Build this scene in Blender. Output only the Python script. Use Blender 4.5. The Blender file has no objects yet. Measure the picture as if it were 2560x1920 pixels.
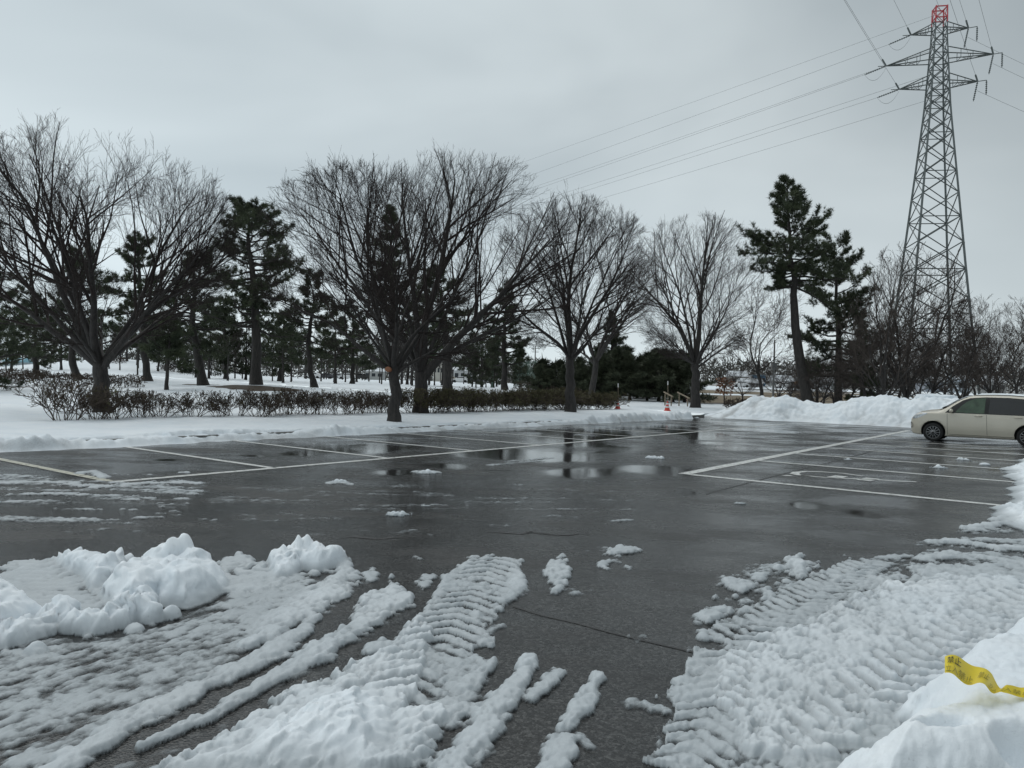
import bpy, math
import numpy as np
from mathutils import Vector, Matrix

# ------------------------------------------------------------------ camera, sky, sun, exposure
F, ROLL, YAW, CAMH = 1896.0, 0.02882, 0.93928, 1.43      # focal length in photo pixels, camera roll, lot heading, eye height
scn = bpy.context.scene
cam_d = bpy.data.cameras.new('camera'); cam = bpy.data.objects.new('camera', cam_d); scn.collection.objects.link(cam)
cam_d.sensor_fit = 'HORIZONTAL'; cam_d.sensor_width = 36.0; cam_d.lens = 36.0 * F / 2560.0
cam_d.clip_start = 0.05; cam_d.clip_end = 6000.0
cam.location = (0, 0, CAMH)
cam.rotation_euler = (Matrix.Rotation(math.pi / 2, 3, 'X') @ Matrix.Rotation(ROLL, 3, 'Z')).to_euler()
scn.camera = cam
SUN_EL, SUN_AZ = math.radians(62), math.radians(-40)
w = bpy.data.worlds.new('World'); scn.world = w; w.use_nodes = True
nt = w.node_tree; nt.nodes.clear()
def wn(t, **k):
    n = nt.nodes.new(t)
    for a, b in k.items(): setattr(n, a, b)
    return n
sky = wn('ShaderNodeTexSky', sky_type='NISHITA', sun_disc=False, sun_elevation=SUN_EL, sun_rotation=SUN_AZ)
tc = wn('ShaderNodeTexCoord')
mp = wn('ShaderNodeMapping'); mp.inputs['Scale'].default_value = (1.0, 1.0, 2.6); mp.inputs['Location'].default_value = (3.1, 7.7, 1.3)
nz = wn('ShaderNodeTexNoise'); nz.inputs['Scale'].default_value = 1.35; nz.inputs['Detail'].default_value = 4.0; nz.inputs['Roughness'].default_value = 0.45; nz.inputs['Distortion'].default_value = 0.35
cr = wn('ShaderNodeValToRGB')
cr.color_ramp.elements[0].position = 0.34; cr.color_ramp.elements[0].color = (0.435, 0.50, 0.53, 1)
cr.color_ramp.elements[1].position = 0.66; cr.color_ramp.elements[1].color = (0.665, 0.74, 0.765, 1)
# the overcast is a little lighter on one side of the whole sky (towards the hidden sun)
dt = wn('ShaderNodeVectorMath', operation='DOT_PRODUCT'); dt.inputs[1].default_value = (-0.97, 0.20, -0.12)
mr = wn('ShaderNodeMapRange'); mr.inputs['From Min'].default_value = -0.55; mr.inputs['From Max'].default_value = 0.6; mr.inputs['To Min'].default_value = 0.62; mr.inputs['To Max'].default_value = 1.14
mul = wn('ShaderNodeVectorMath', operation='SCALE')
mixs = wn('ShaderNodeMix', data_type='RGBA'); mixs.inputs['Factor'].default_value = 0.06
sk = wn('ShaderNodeVectorMath', operation='SCALE'); sk.inputs['Scale'].default_value = 0.08
bg = wn('ShaderNodeBackground'); bg.inputs['Strength'].default_value = 1.0
wo = wn('ShaderNodeOutputWorld')
L = nt.links.new
L(tc.outputs['Generated'], mp.inputs['Vector']); L(mp.outputs[0], nz.inputs['Vector']); L(nz.outputs['Fac'], cr.inputs['Fac'])
L(tc.outputs['Generated'], dt.inputs[0]); L(dt.outputs['Value'], mr.inputs['Value'])
sx = wn('ShaderNodeSeparateXYZ'); L(tc.outputs['Generated'], sx.inputs[0])
hr = wn('ShaderNodeMapRange'); hr.interpolation_type = 'SMOOTHSTEP'; hr.inputs['From Min'].default_value = 0.0; hr.inputs['From Max'].default_value = 0.36; hr.inputs['To Min'].default_value = 1.40; hr.inputs['To Max'].default_value = 1.0; L(sx.outputs['Z'], hr.inputs['Value'])
m3 = wn('ShaderNodeVectorMath', operation='SCALE'); L(cr.outputs['Color'], m3.inputs[0]); L(hr.outputs[0], m3.inputs['Scale'])
L(m3.outputs[0], mul.inputs[0]); L(mr.outputs[0], mul.inputs['Scale'])
L(sky.outputs['Color'], sk.inputs[0])
L(mul.outputs[0], mixs.inputs[6]); L(sk.outputs[0], mixs.inputs[7]); L(mixs.outputs[2], bg.inputs['Color']); L(bg.outputs[0], wo.inputs['Surface'])
sd_ = bpy.data.lights.new('sun', 'SUN'); sd_.energy = 0.95; sd_.angle = math.radians(70); sd_.color = (1.0, 0.97, 0.93)
sun = bpy.data.objects.new('sun', sd_); scn.collection.objects.link(sun)
sun.rotation_euler = Vector((math.cos(SUN_EL) * math.sin(-SUN_AZ), -math.cos(SUN_EL) * math.cos(SUN_AZ), -math.sin(SUN_EL))).to_track_quat('-Z', 'Y').to_euler()
scn.view_settings.view_transform = 'Standard'; scn.view_settings.look = 'None'
scn.view_settings.exposure = 0.06; scn.view_settings.gamma = 1.0; scn.view_settings.use_curve_mapping = False
scn.render.engine = 'CYCLES'; scn.cycles.max_bounces = 6; scn.cycles.transparent_max_bounces = 12
scn.cycles.use_denoising = True

# ------------------------------------------------------------------ helpers: coordinates
C = scn.collection
DX = np.array([math.cos(YAW), math.sin(YAW)]); DN = np.array([-DX[1], DX[0]])
def ray(px, py):                       # direction of sight for a place in the photograph (depth 1)
    a, b = (px - 1280) / F, -(py - 960) / F; c, s = math.cos(ROLL), math.sin(ROLL)
    return np.array([c * a - s * b, 1.0, s * a + c * b])
def gnd(px, py, z=0.0):                # where that sight line meets height z
    d = ray(px, py); k = (z - CAMH) / d[2]; return np.array([d[0] * k, d[1] * k, z])
def at(px, py, depth): return ray(px, py) * depth + np.array([0, 0, CAMH])
def st2xy(s, t): return s * DX[0] + t * DN[0], s * DX[1] + t * DN[1]   # lot axes: s along the lane, t across it
def xy2st(x, y): return x * DX[0] + y * DX[1], x * DN[0] + y * DN[1]

# ------------------------------------------------------------------ helpers: noise
def _h(ix, iy, seed):
    n = (ix.astype(np.int64) * 374761393 + iy.astype(np.int64) * 668265263 + seed * 1442695041) & 0x7fffffff
    n = ((n ^ (n >> 13)) * 1274126177) & 0x7fffffff
    return ((n ^ (n >> 16)) & 0xffff) / 65535.0
def vn(x, y, seed=0):
    ix, iy = np.floor(x), np.floor(y); fx, fy = x - ix, y - iy
    fx = fx * fx * fx * (fx * (fx * 6 - 15) + 10); fy = fy * fy * fy * (fy * (fy * 6 - 15) + 10)
    a, b = _h(ix, iy, seed), _h(ix + 1, iy, seed); c, d = _h(ix, iy + 1, seed), _h(ix + 1, iy + 1, seed)
    return (a + (b - a) * fx) * (1 - fy) + (c + (d - c) * fx) * fy
def fbm(x, y, seed=0, o=4, g=0.5):
    r, a, t = 0, 1, 0
    for i in range(o):
        r = r + a * vn(x * 2 ** i + i * 17.3, y * 2 ** i - i * 9.1, seed + i); t += a; a *= g
    return r / t
def worley(x, y, seed=0):              # distance to the nearest scattered point, 0 at the point
    ix, iy = np.floor(x), np.floor(y); d = np.full(x.shape, 9.0)
    for i in (-1, 0, 1):
        for j in (-1, 0, 1):
            cx, cy = ix + i, iy + j
            d = np.minimum(d, np.hypot(cx + _h(cx, cy, seed) - x, cy + _h(cx, cy, seed + 57) - y))
    return np.clip(d, 0, 1)
def clods(x, y, seed=0):               # rounded clods of uneven height
    ix, iy = np.floor(x), np.floor(y); best = np.zeros(x.shape)
    for i in (-1, 0, 1):
        for j in (-1, 0, 1):
            cx, cy = ix + i, iy + j; r = 0.25 + 0.75 * _h(cx, cy, seed + 91)
            d = np.hypot(cx + _h(cx, cy, seed) - x, cy + _h(cx, cy, seed + 57) - y); best = np.maximum(best, r * np.clip(1 - (d / (0.45 + 0.45 * r)) ** 2, 0, 1))
    return best
def ss(a, b, x):
    t = np.clip((x - a) / (b - a), 0, 1); return t * t * (3 - 2 * t)
def poly_sd(x, y, P):                  # signed distance to a polygon, positive inside
    P = np.asarray(P, float)[:, :2]; d = np.full(x.shape, 1e9); ins = np.zeros(x.shape, bool); n = len(P)
    for i in range(n):
        ax, ay = P[i]; bx, by = P[(i + 1) % n]; ex, ey = bx - ax, by - ay
        t = np.clip(((x - ax) * ex + (y - ay) * ey) / (ex * ex + ey * ey + 1e-12), 0, 1)
        d = np.minimum(d, np.hypot(x - ax - t * ex, y - ay - t * ey))
        if ay != by:
            c = ((ay > y) != (by > y)) & (x < (bx - ax) * (y - ay) / (by - ay) + ax); ins ^= c
    return np.where(ins, d, -d)
def line_uv(x, y, P):                  # distance along and across a polyline
    P = np.asarray(P, float)[:, :2]; bd = np.full(x.shape, 1e9); u = np.zeros(x.shape); v = np.zeros(x.shape); acc = 0.0
    for i in range(len(P) - 1):
        ax, ay = P[i]; ex, ey = P[i + 1] - P[i]; l = math.hypot(ex, ey)
        t = np.clip(((x - ax) * ex + (y - ay) * ey) / (l * l), 0, 1); qx, qy = x - ax - t * ex, y - ay - t * ey
        d = np.hypot(qx, qy); m = d < bd
        bd = np.where(m, d, bd); u = np.where(m, acc + t * l, u); v = np.where(m, np.sign(ex * qy - ey * qx) * d, v); acc += l
    return u, v, bd, acc

# ------------------------------------------------------------------ helpers: objects
def mesh(name, V, Q=None, T=None, smooth=True):
    V = np.asarray(V, np.float32).reshape(-1, 3); me = bpy.data.meshes.new(name)
    Q = np.zeros((0, 4), np.int32) if Q is None else np.asarray(Q, np.int32).reshape(-1, 4)
    T = np.zeros((0, 3), np.int32) if T is None else np.asarray(T, np.int32).reshape(-1, 3)
    me.vertices.add(len(V)); me.vertices.foreach_set('co', V.ravel())
    me.loops.add(Q.size + T.size); me.polygons.add(len(Q) + len(T))
    me.loops.foreach_set('vertex_index', np.concatenate([Q.ravel(), T.ravel()]))
    me.polygons.foreach_set('loop_start', np.concatenate([np.arange(len(Q)) * 4, Q.size + np.arange(len(T)) * 3]).astype(np.int32))
    me.polygons.foreach_set('use_smooth', np.full(len(Q) + len(T), smooth))
    me.update(calc_edges=True); return me
def obj(name, me, mat=None, parent=None, **props):
    o = bpy.data.objects.new(name, me); C.objects.link(o)
    if mat is not None and me is not None and len(me.materials) == 0: me.materials.append(mat)
    if parent is not None: o.parent = parent
    for k, v in props.items(): o[k] = v
    return o
def thing(name, label, cat, loc=(0, 0, 0), rz=0.0, group=None, scale=1.0):
    o = bpy.data.objects.new(name, None); C.objects.link(o); o.empty_display_size = 0.2
    o.location = loc; o.rotation_euler = (0, 0, rz); o.scale = (scale,) * 3 if np.isscalar(scale) else scale
    o['label'] = label; o['category'] = cat
    if group: o['group'] = group
    return o
def attr(me, name, vals):
    a = me.attributes.new(name, 'FLOAT', 'POINT'); a.data.foreach_set('value', np.asarray(vals, np.float32))
class MB:                               # collects faces of one mesh
    def __init__(s): s.V = []; s.Q = []; s.T = []; s.n = 0
    def add(s, V, Q=None, T=None):
        V = np.asarray(V, float).reshape(-1, 3)
        if Q is not None and len(Q): s.Q.append(np.asarray(Q) + s.n)
        if T is not None and len(T): s.T.append(np.asarray(T) + s.n)
        s.V.append(V); s.n += len(V); return s
    def box(s, c, size, M=None):
        c = np.asarray(c, float); h = np.asarray(size, float) / 2
        V = np.array([[i, j, k] for i in (-1, 1) for j in (-1, 1) for k in (-1, 1)]) * h
        if M is not None: V = V @ np.asarray(M).T
        return s.add(V + c, [(0, 1, 3, 2), (4, 6, 7, 5), (0, 4, 5, 1), (2, 3, 7, 6), (0, 2, 6, 4), (1, 5, 7, 3)])
    def tube(s, P, R, k=6, cap=True):
        P = np.asarray(P, float)[None]; R = np.broadcast_to(np.asarray(R, float), P.shape[:2])
        V, Q = tubes(P, R, k); m = P.shape[1]; s.add(V, Q)
        if cap:
            b = s.n - m * k
            for r in (0, (m - 1) * k):
                ring = np.arange(k) + b + r; s.T.append(np.array([(ring[0], ring[i], ring[i + 1]) for i in range(1, k - 1)]))
        return s
    def lathe(s, prof, c=(0, 0, 0), k=16, M=None):   # prof: (radius, height) pairs round z
        prof = np.asarray(prof, float); a = np.arange(k) * 2 * math.pi / k; m = len(prof)
        V = np.stack([np.outer(prof[:, 0], np.cos(a)), np.outer(prof[:, 0], np.sin(a)), np.repeat(prof[:, 1:2], k, 1)], -1).reshape(-1, 3)
        if M is not None: V = V @ np.asarray(M).T
        Q = [(i * k + j, i * k + (j + 1) % k, (i + 1) * k + (j + 1) % k, (i + 1) * k + j) for i in range(m - 1) for j in range(k)]
        return s.add(V + np.asarray(c, float), Q)
    def build(s, name, smooth=False):
        return mesh(name, np.concatenate(s.V), np.concatenate(s.Q) if s.Q else None, np.concatenate(s.T) if s.T else None, smooth)
def tubes(P, R, k):                      # many tubes at once: P (n,m,3), R (n,m)
    n, m, _ = P.shape; d = P[:, -1] - P[:, 0]; d = d / (np.linalg.norm(d, axis=1, keepdims=True) + 1e-9)
    ref = np.where(np.abs(d[:, 2:3]) < 0.8, np.array([[0, 0, 1.0]]), np.array([[1.0, 0, 0]]))
    a = np.cross(d, ref); a /= np.linalg.norm(a, axis=1, keepdims=True); b = np.cross(d, a)
    th = np.arange(k) * 2 * math.pi / k
    ring = a[:, None, None] * np.cos(th)[None, None, :, None] + b[:, None, None] * np.sin(th)[None, None, :, None]
    V = P[:, :, None] + R[:, :, None, None] * ring
    base = (np.arange(n) * m * k)[:, None, None]; i = (np.arange(m - 1) * k)[None, :, None]; j = np.arange(k)[None, None]; j2 = (j + 1) % k
    Q = np.stack([base + i + j, base + i + j2, base + i + k + j2, base + i + k + j], -1).reshape(-1, 4)
    return V.reshape(-1, 3), Q
def grid_mesh(name, X, Y, Z, keep, extra=None, smooth=True):   # height field, faces kept where any corner is kept
    n, m = X.shape; idx = np.arange(n * m).reshape(n, m)
    Q = np.stack([idx[:-1, :-1], idx[:-1, 1:], idx[1:, 1:], idx[1:, :-1]], -1).reshape(-1, 4)
    k = keep.ravel(); Q = Q[k[Q].any(1)]
    used = np.zeros(n * m, bool); used[Q.ravel()] = True; rem = np.cumsum(used) - 1
    V = np.stack([X, Y, Z], -1).reshape(-1, 3)[used]; me = mesh(name, V, rem[Q], None, smooth)
    # face up
    a, b, c = V[rem[Q[0]]][:3]
    if np.cross(b - a, c - a)[2] < 0: me.flip_normals()
    for nm, v in (extra or {}).items(): attr(me, nm, v.ravel()[used])
    return me

# ------------------------------------------------------------------ materials
def nodes(name):
    m = bpy.data.materials.new(name); m.use_nodes = True; t = m.node_tree
    return m, t, t.nodes['Principled BSDF'], t.links.new
def nd(t, typ, ins=None, **k):
    n = t.nodes.new(typ)
    for a, b in k.items(): setattr(n, a, b)
    for a, b in (ins or {}).items(): n.inputs[a].default_value = b
    return n
def simple(name, col, rough=0.6, metal=0.0, var=0.25, scale=8.0, bump=0.0, spec=0.5, coat=0.0):
    m, t, p, lk = nodes(name)
    g = nd(t, 'ShaderNodeNewGeometry'); n = nd(t, 'ShaderNodeTexNoise', {'Scale': scale, 'Detail': 6.0, 'Roughness': 0.6}); lk(g.outputs['Position'], n.inputs['Vector'])
    r = nd(t, 'ShaderNodeValToRGB'); r.color_ramp.elements[0].position = 0.3; r.color_ramp.elements[1].position = 0.7
    c = np.array(col); r.color_ramp.elements[0].color = (*np.clip(c * (1 - var), 0, 1), 1); r.color_ramp.elements[1].color = (*np.clip(c * (1 + var), 0, 1), 1)
    lk(n.outputs['Fac'], r.inputs['Fac']); lk(r.outputs['Color'], p.inputs['Base Color'])
    p.inputs['Roughness'].default_value = rough; p.inputs['Metallic'].default_value = metal
    p.inputs['Specular IOR Level'].default_value = spec; p.inputs['Coat Weight'].default_value = coat
    if bump:
        b = nd(t, 'ShaderNodeBump', {'Strength': bump, 'Distance': 0.02}); lk(n.outputs['Fac'], b.inputs['Height']); lk(b.outputs[0], p.inputs['Normal'])
    return m
M = {}
def bark_mat(name, col, scale):
    m, t, p, lk = nodes(name)
    g = nd(t, 'ShaderNodeTexCoord'); mp = nd(t, 'ShaderNodeMapping', {'Scale': (scale, scale, scale * 0.22)}); lk(g.outputs['Object'], mp.inputs['Vector'])
    n = nd(t, 'ShaderNodeTexNoise', {'Scale': 1.0, 'Detail': 8.0, 'Roughness': 0.65, 'Distortion': 0.6}); lk(mp.outputs[0], n.inputs['Vector'])
    r = nd(t, 'ShaderNodeValToRGB'); c = np.array(col)
    r.color_ramp.elements[0].position = 0.35; r.color_ramp.elements[0].color = (*(c * 0.45), 1); r.color_ramp.elements[1].position = 0.68; r.color_ramp.elements[1].color = (*(c * 1.55), 1)
    lk(n.outputs['Fac'], r.inputs['Fac']); lk(r.outputs['Color'], p.inputs['Base Color']); p.inputs['Roughness'].default_value = 0.75
    b = nd(t, 'ShaderNodeBump', {'Strength': 0.7, 'Distance': 0.03}); lk(n.outputs['Fac'], b.inputs['Height']); lk(b.outputs[0], p.inputs['Normal'])
    return m
M['bark'] = bark_mat('wet_zelkova_bark', (0.030, 0.026, 0.024), 14)
M['twig'] = simple('bare_twigs', (0.034, 0.027, 0.025), 0.8, var=0.3, scale=3, spec=0.2)
M['twig2'] = simple('brown_twigs', (0.075, 0.062, 0.055), 0.8, var=0.3, scale=3, spec=0.2)
M['pbark'] = bark_mat('pine_bark', (0.028, 0.024, 0.021), 10)
M['shrubtwig'] = simple('shrub_twigs', (0.078, 0.062, 0.050), 0.8, var=0.35, scale=9, spec=0.2)
def leaf_mat(name, a, b, scale=1.2):
    m, t, p, lk = nodes(name)
    g = nd(t, 'ShaderNodeNewGeometry'); n = nd(t, 'ShaderNodeTexNoise', {'Scale': scale, 'Detail': 3.0}); lk(g.outputs['Position'], n.inputs['Vector'])
    r = nd(t, 'ShaderNodeValToRGB'); r.color_ramp.elements[0].position = 0.35; r.color_ramp.elements[1].position = 0.65
    r.color_ramp.elements[0].color = (*a, 1); r.color_ramp.elements[1].color = (*b, 1)
    lk(n.outputs['Fac'], r.inputs['Fac']); lk(r.outputs['Color'], p.inputs['Base Color']); p.inputs['Roughness'].default_value = 0.65; p.inputs['Specular IOR Level'].default_value = 0.3
    return m
M['needle'] = leaf_mat('pine_needles', (0.036, 0.048, 0.028), (0.066, 0.080, 0.042))
M['needle2'] = leaf_mat('young_pine_needles', (0.045, 0.056, 0.034), (0.072, 0.084, 0.050))
M['shrubleaf'] = leaf_mat('shrub_leaves', (0.075, 0.060, 0.030), (0.085, 0.085, 0.038), 2.0)
M['dryleaf'] = leaf_mat('dry_oak_leaves', (0.20, 0.075, 0.030), (0.28, 0.11, 0.045), 1.5)
M['farwood'] = leaf_mat('far_wood', (0.050, 0.046, 0.042), (0.070, 0.068, 0.056), 0.03)

def snow_mat(name, slushy):
    m, t, p, lk = nodes(name)
    g = nd(t, 'ShaderNodeNewGeometry')
    n1 = nd(t, 'ShaderNodeTexNoise', {'Scale': 1.1, 'Detail': 6.0, 'Roughness': 0.6}); lk(g.outputs['Position'], n1.inputs['Vector'])
    n2 = nd(t, 'ShaderNodeTexNoise', {'Scale': 42.0, 'Detail': 6.0, 'Roughness': 0.7}); lk(g.outputs['Position'], n2.inputs['Vector'])
    dirt = nd(t, 'ShaderNodeAttribute', attribute_name='dirt')
    r = nd(t, 'ShaderNodeValToRGB'); r.color_ramp.elements[0].position = 0.3; r.color_ramp.elements[1].position = 0.65
    r.color_ramp.elements[0].color = (0.74, 0.80, 0.85, 1); r.color_ramp.elements[1].color = (0.83, 0.87, 0.90, 1); lk(n1.outputs['Fac'], r.inputs['Fac'])
    mx = nd(t, 'ShaderNodeMix', data_type='RGBA'); mx.inputs[7].default_value = (0.20, 0.20, 0.19, 1); lk(r.outputs['Color'], mx.inputs[6])
    dn = nd(t, 'ShaderNodeMath', operation='MULTIPLY'); dn2 = nd(t, 'ShaderNodeMapRange', {'From Min': 0.35, 'From Max': 0.65, 'To Min': 0.35, 'To Max': 1.0}); lk(n2.outputs['Fac'], dn2.inputs['Value'])
    lk(dirt.outputs['Fac'], dn.inputs[0]); lk(dn2.outputs[0], dn.inputs[1]); lk(dn.outputs[0], mx.inputs[0])
    last = mx.outputs[2]
    if slushy:                           # thin slush is wet and lets the asphalt show through
        th = nd(t, 'ShaderNodeAttribute', attribute_name='thick')
        wet = nd(t, 'ShaderNodeMapRange', {'From Min': 0.004, 'From Max': 0.082, 'To Min': 1.0, 'To Max': 0.0}); lk(th.outputs['Fac'], wet.inputs['Value'])
        m2 = nd(t, 'ShaderNodeMix', data_type='RGBA'); m2.inputs[7].default_value = (0.36, 0.395, 0.415, 1); lk(wet.outputs[0], m2.inputs[0]); lk(last, m2.inputs[6]); last = m2.outputs[2]
        al = nd(t, 'ShaderNodeMapRange', {'From Min': 0.0003, 'From Max': 0.016, 'To Min': 0.0, 'To Max': 1.3}); lk(th.outputs['Fac'], al.inputs['Value'])
        ad = nd(t, 'ShaderNodeMath', operation='MULTIPLY_ADD', use_clamp=True); an = nd(t, 'ShaderNodeMapRange', {'From Min': 0.3, 'From Max': 0.7, 'To Min': 0.65, 'To Max': 1.3}); lk(n2.outputs['Fac'], an.inputs['Value'])
        lk(al.outputs[0], ad.inputs[0]); lk(an.outputs[0], ad.inputs[1]); ad.inputs[2].default_value = 0.0; lk(ad.outputs[0], p.inputs['Alpha'])
        ro = nd(t, 'ShaderNodeMapRange', {'From Min': 0.0, 'From Max': 1.0, 'To Min': 0.65, 'To Max': 0.32}); lk(wet.outputs[0], ro.inputs['Value']); lk(ro.outputs[0], p.inputs['Roughness'])
    else:
        ba = nd(t, 'ShaderNodeAttribute', attribute_name='bare')
        gr = nd(t, 'ShaderNodeValToRGB'); gr.color_ramp.elements[0].color = (0.040, 0.028, 0.020, 1); gr.color_ramp.elements[1].color = (0.20, 0.155, 0.095, 1); lk(ba.outputs['Fac'], gr.inputs['Fac'])
        gr.color_ramp.elements[0].position = 0.55; gr.color_ramp.elements[1].position = 0.95
        st = nd(t, 'ShaderNodeMapRange', {'From Min': 0.35, 'From Max': 0.5}); lk(ba.outputs['Fac'], st.inputs['Value'])
        m2 = nd(t, 'ShaderNodeMix', data_type='RGBA'); lk(st.outputs[0], m2.inputs[0]); lk(last, m2.inputs[6]); lk(gr.outputs['Color'], m2.inputs[7]); last = m2.outputs[2]
        p.inputs['Roughness'].default_value = 0.7
    lk(last, p.inputs['Base Color'])
    p.inputs['Specular IOR Level'].default_value = 0.25
    n4 = nd(t, 'ShaderNodeTexNoise', {'Scale': 9.0, 'Detail': 8.0, 'Roughness': 0.75}); lk(g.outputs['Position'], n4.inputs['Vector'])
    b0 = nd(t, 'ShaderNodeBump', {'Strength': 0.30, 'Distance': 0.03}); lk(n4.outputs['Fac'], b0.inputs['Height'])
    b = nd(t, 'ShaderNodeBump', {'Strength': 0.30, 'Distance': 0.008}); lk(n2.outputs['Fac'], b.inputs['Height']); lk(b0.outputs[0], b.inputs['Normal']); lk(b.outputs[0], p.inputs['Normal'])
    return m
M['snow'] = snow_mat('old_snow', False); M['slush'] = snow_mat('slush', True)

def asphalt_mat():
    m, t, p, lk = nodes('wet_asphalt')
    g = nd(t, 'ShaderNodeNewGeometry'); pu = nd(t, 'ShaderNodeAttribute', attribute_name='puddle')
    fine = nd(t, 'ShaderNodeTexNoise', {'Scale': 130.0, 'Detail': 4.0, 'Roughness': 0.7}); lk(g.outputs['Position'], fine.inputs['Vector'])
    mid = nd(t, 'ShaderNodeTexNoise', {'Scale': 0.55, 'Detail': 8.0, 'Roughness': 0.62, 'Distortion': 0.4}); lk(g.outputs['Position'], mid.inputs['Vector'])
    vor = nd(t, 'ShaderNodeTexVoronoi', {'Scale': 95.0}); lk(g.outputs['Position'], vor.inputs['Vector'])
    r = nd(t, 'ShaderNodeValToRGB'); r.color_ramp.elements[0].position = 0.3; r.color_ramp.elements[1].position = 0.72
    r.color_ramp.elements[0].color = (0.008, 0.008, 0.008, 1); r.color_ramp.elements[1].color = (0.066, 0.066, 0.064, 1); lk(fine.outputs['Fac'], r.inputs['Fac'])
    st_ = nd(t, 'ShaderNodeTexVoronoi', {'Scale': 75.0}); lk(g.outputs['Position'], st_.inputs['Vector'])
    sp_ = nd(t, 'ShaderNodeSeparateColor'); lk(st_.outputs['Color'], sp_.inputs[0]); pw = nd(t, 'ShaderNodeMath', operation='POWER'); lk(sp_.outputs[0], pw.inputs[0]); pw.inputs[1].default_value = 2.2
    rs_ = nd(t, 'ShaderNodeMapRange', {'To Min': 0.45, 'To Max': 2.3}); lk(pw.outputs[0], rs_.inputs['Value'])
    r2a = nd(t, 'ShaderNodeMapRange', {'From Min': 0.35, 'From Max': 0.68, 'To Min': 0.70, 'To Max': 1.2}); lk(mid.outputs['Fac'], r2a.inputs['Value'])
    r2 = nd(t, 'ShaderNodeMath', operation='MULTIPLY'); lk(rs_.outputs[0], r2.inputs[0]); lk(r2a.outputs[0], r2.inputs[1])
    sc = nd(t, 'ShaderNodeVectorMath', operation='SCALE'); lk(r.outputs['Color'], sc.inputs[0]); lk(r2.outputs[0], sc.inputs['Scale'])
    # wetness: standing water (attribute) plus a patchy damp film
    smp = nd(t, 'ShaderNodeMapping', {'Rotation': (0, 0, 0.7), 'Scale': (0.45, 0.9, 1.0)}); lk(g.outputs['Position'], smp.inputs['Vector'])
    stn = nd(t, 'ShaderNodeTexNoise', {'Scale': 1.0, 'Detail': 7.0, 'Roughness': 0.65}); lk(smp.outputs[0], stn.inputs['Vector'])
    damp = nd(t, 'ShaderNodeMapRange', {'From Min': 0.36, 'From Max': 0.58, 'To Min': 0.42, 'To Max': 0.09}); lk(stn.outputs['Fac'], damp.inputs['Value'])
    mx = nd(t, 'ShaderNodeMix', data_type='FLOAT'); lk(pu.outputs['Fac'], mx.inputs[0]); lk(damp.outputs[0], mx.inputs[2]); mx.inputs[3].default_value = 0.07
    lk(mx.outputs[0], p.inputs['Roughness'])
    dk = nd(t, 'ShaderNodeMapRange', {'From Min': 0.0, 'From Max': 1.0, 'To Min': 1.0, 'To Max': 0.55}); lk(pu.outputs['Fac'], dk.inputs['Value'])
    s2 = nd(t, 'ShaderNodeVectorMath', operation='SCALE'); lk(sc.outputs[0], s2.inputs[0]); lk(dk.outputs[0], s2.inputs['Scale']); lk(s2.outputs[0], p.inputs['Base Color'])
    bs = nd(t, 'ShaderNodeMapRange', {'From Min': 0.0, 'From Max': 0.8, 'To Min': 0.24, 'To Max': 0.02}); lk(pu.outputs['Fac'], bs.inputs['Value'])
    b = nd(t, 'ShaderNodeBump', {'Distance': 0.006}); lk(bs.outputs[0], b.inputs['Strength']); lk(vor.outputs['Distance'], b.inputs['Height']); lk(b.outputs[0], p.inputs['Normal'])
    sp = nd(t, 'ShaderNodeMapRange', {'To Min': 0.46, 'To Max': 0.30}); lk(pu.outputs['Fac'], sp.inputs['Value']); lk(sp.outputs[0], p.inputs['Specular IOR Level'])
    p.inputs['IOR'].default_value = 1.36
    return m
M['asphalt'] = asphalt_mat()
def paint_mat(name, col):
    m, t, p, lk = nodes(name)
    g = nd(t, 'ShaderNodeNewGeometry'); n = nd(t, 'ShaderNodeTexNoise', {'Scale': 9.0, 'Detail': 8.0, 'Roughness': 0.75}); lk(g.outputs['Position'], n.inputs['Vector'])
    r = nd(t, 'ShaderNodeMapRange', {'From Min': 0.36, 'From Max': 0.47, 'To Min': 0.15, 'To Max': 0.97}); lk(n.outputs['Fac'], r.inputs['Value']); lk(r.outputs[0], p.inputs['Alpha'])
    p.inputs['Base Color'].default_value = (*col, 1); p.inputs['Roughness'].default_value = 0.4
    return m
M['paint'] = paint_mat('white_road_paint', (0.66, 0.67, 0.65)); M['ypaint'] = paint_mat('cream_road_paint', (0.54, 0.53, 0.44))
M['steel'] = simple('galvanised_steel', (0.10, 0.115, 0.115), 0.55, 0.3, 0.15, 2.0)
M['redsteel'] = simple('red_steel', (0.42, 0.05, 0.06), 0.5, 0.0, 0.1)
M['glassins'] = simple('insulator', (0.13, 0.15, 0.15), 0.3)
M['wire'] = simple('wire', (0.10, 0.11, 0.11), 0.5, 0.5)
M['concrete'] = simple('kerb_concrete', (0.13, 0.13, 0.125), 0.7, var=0.3, scale=6, bump=0.3)

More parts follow.
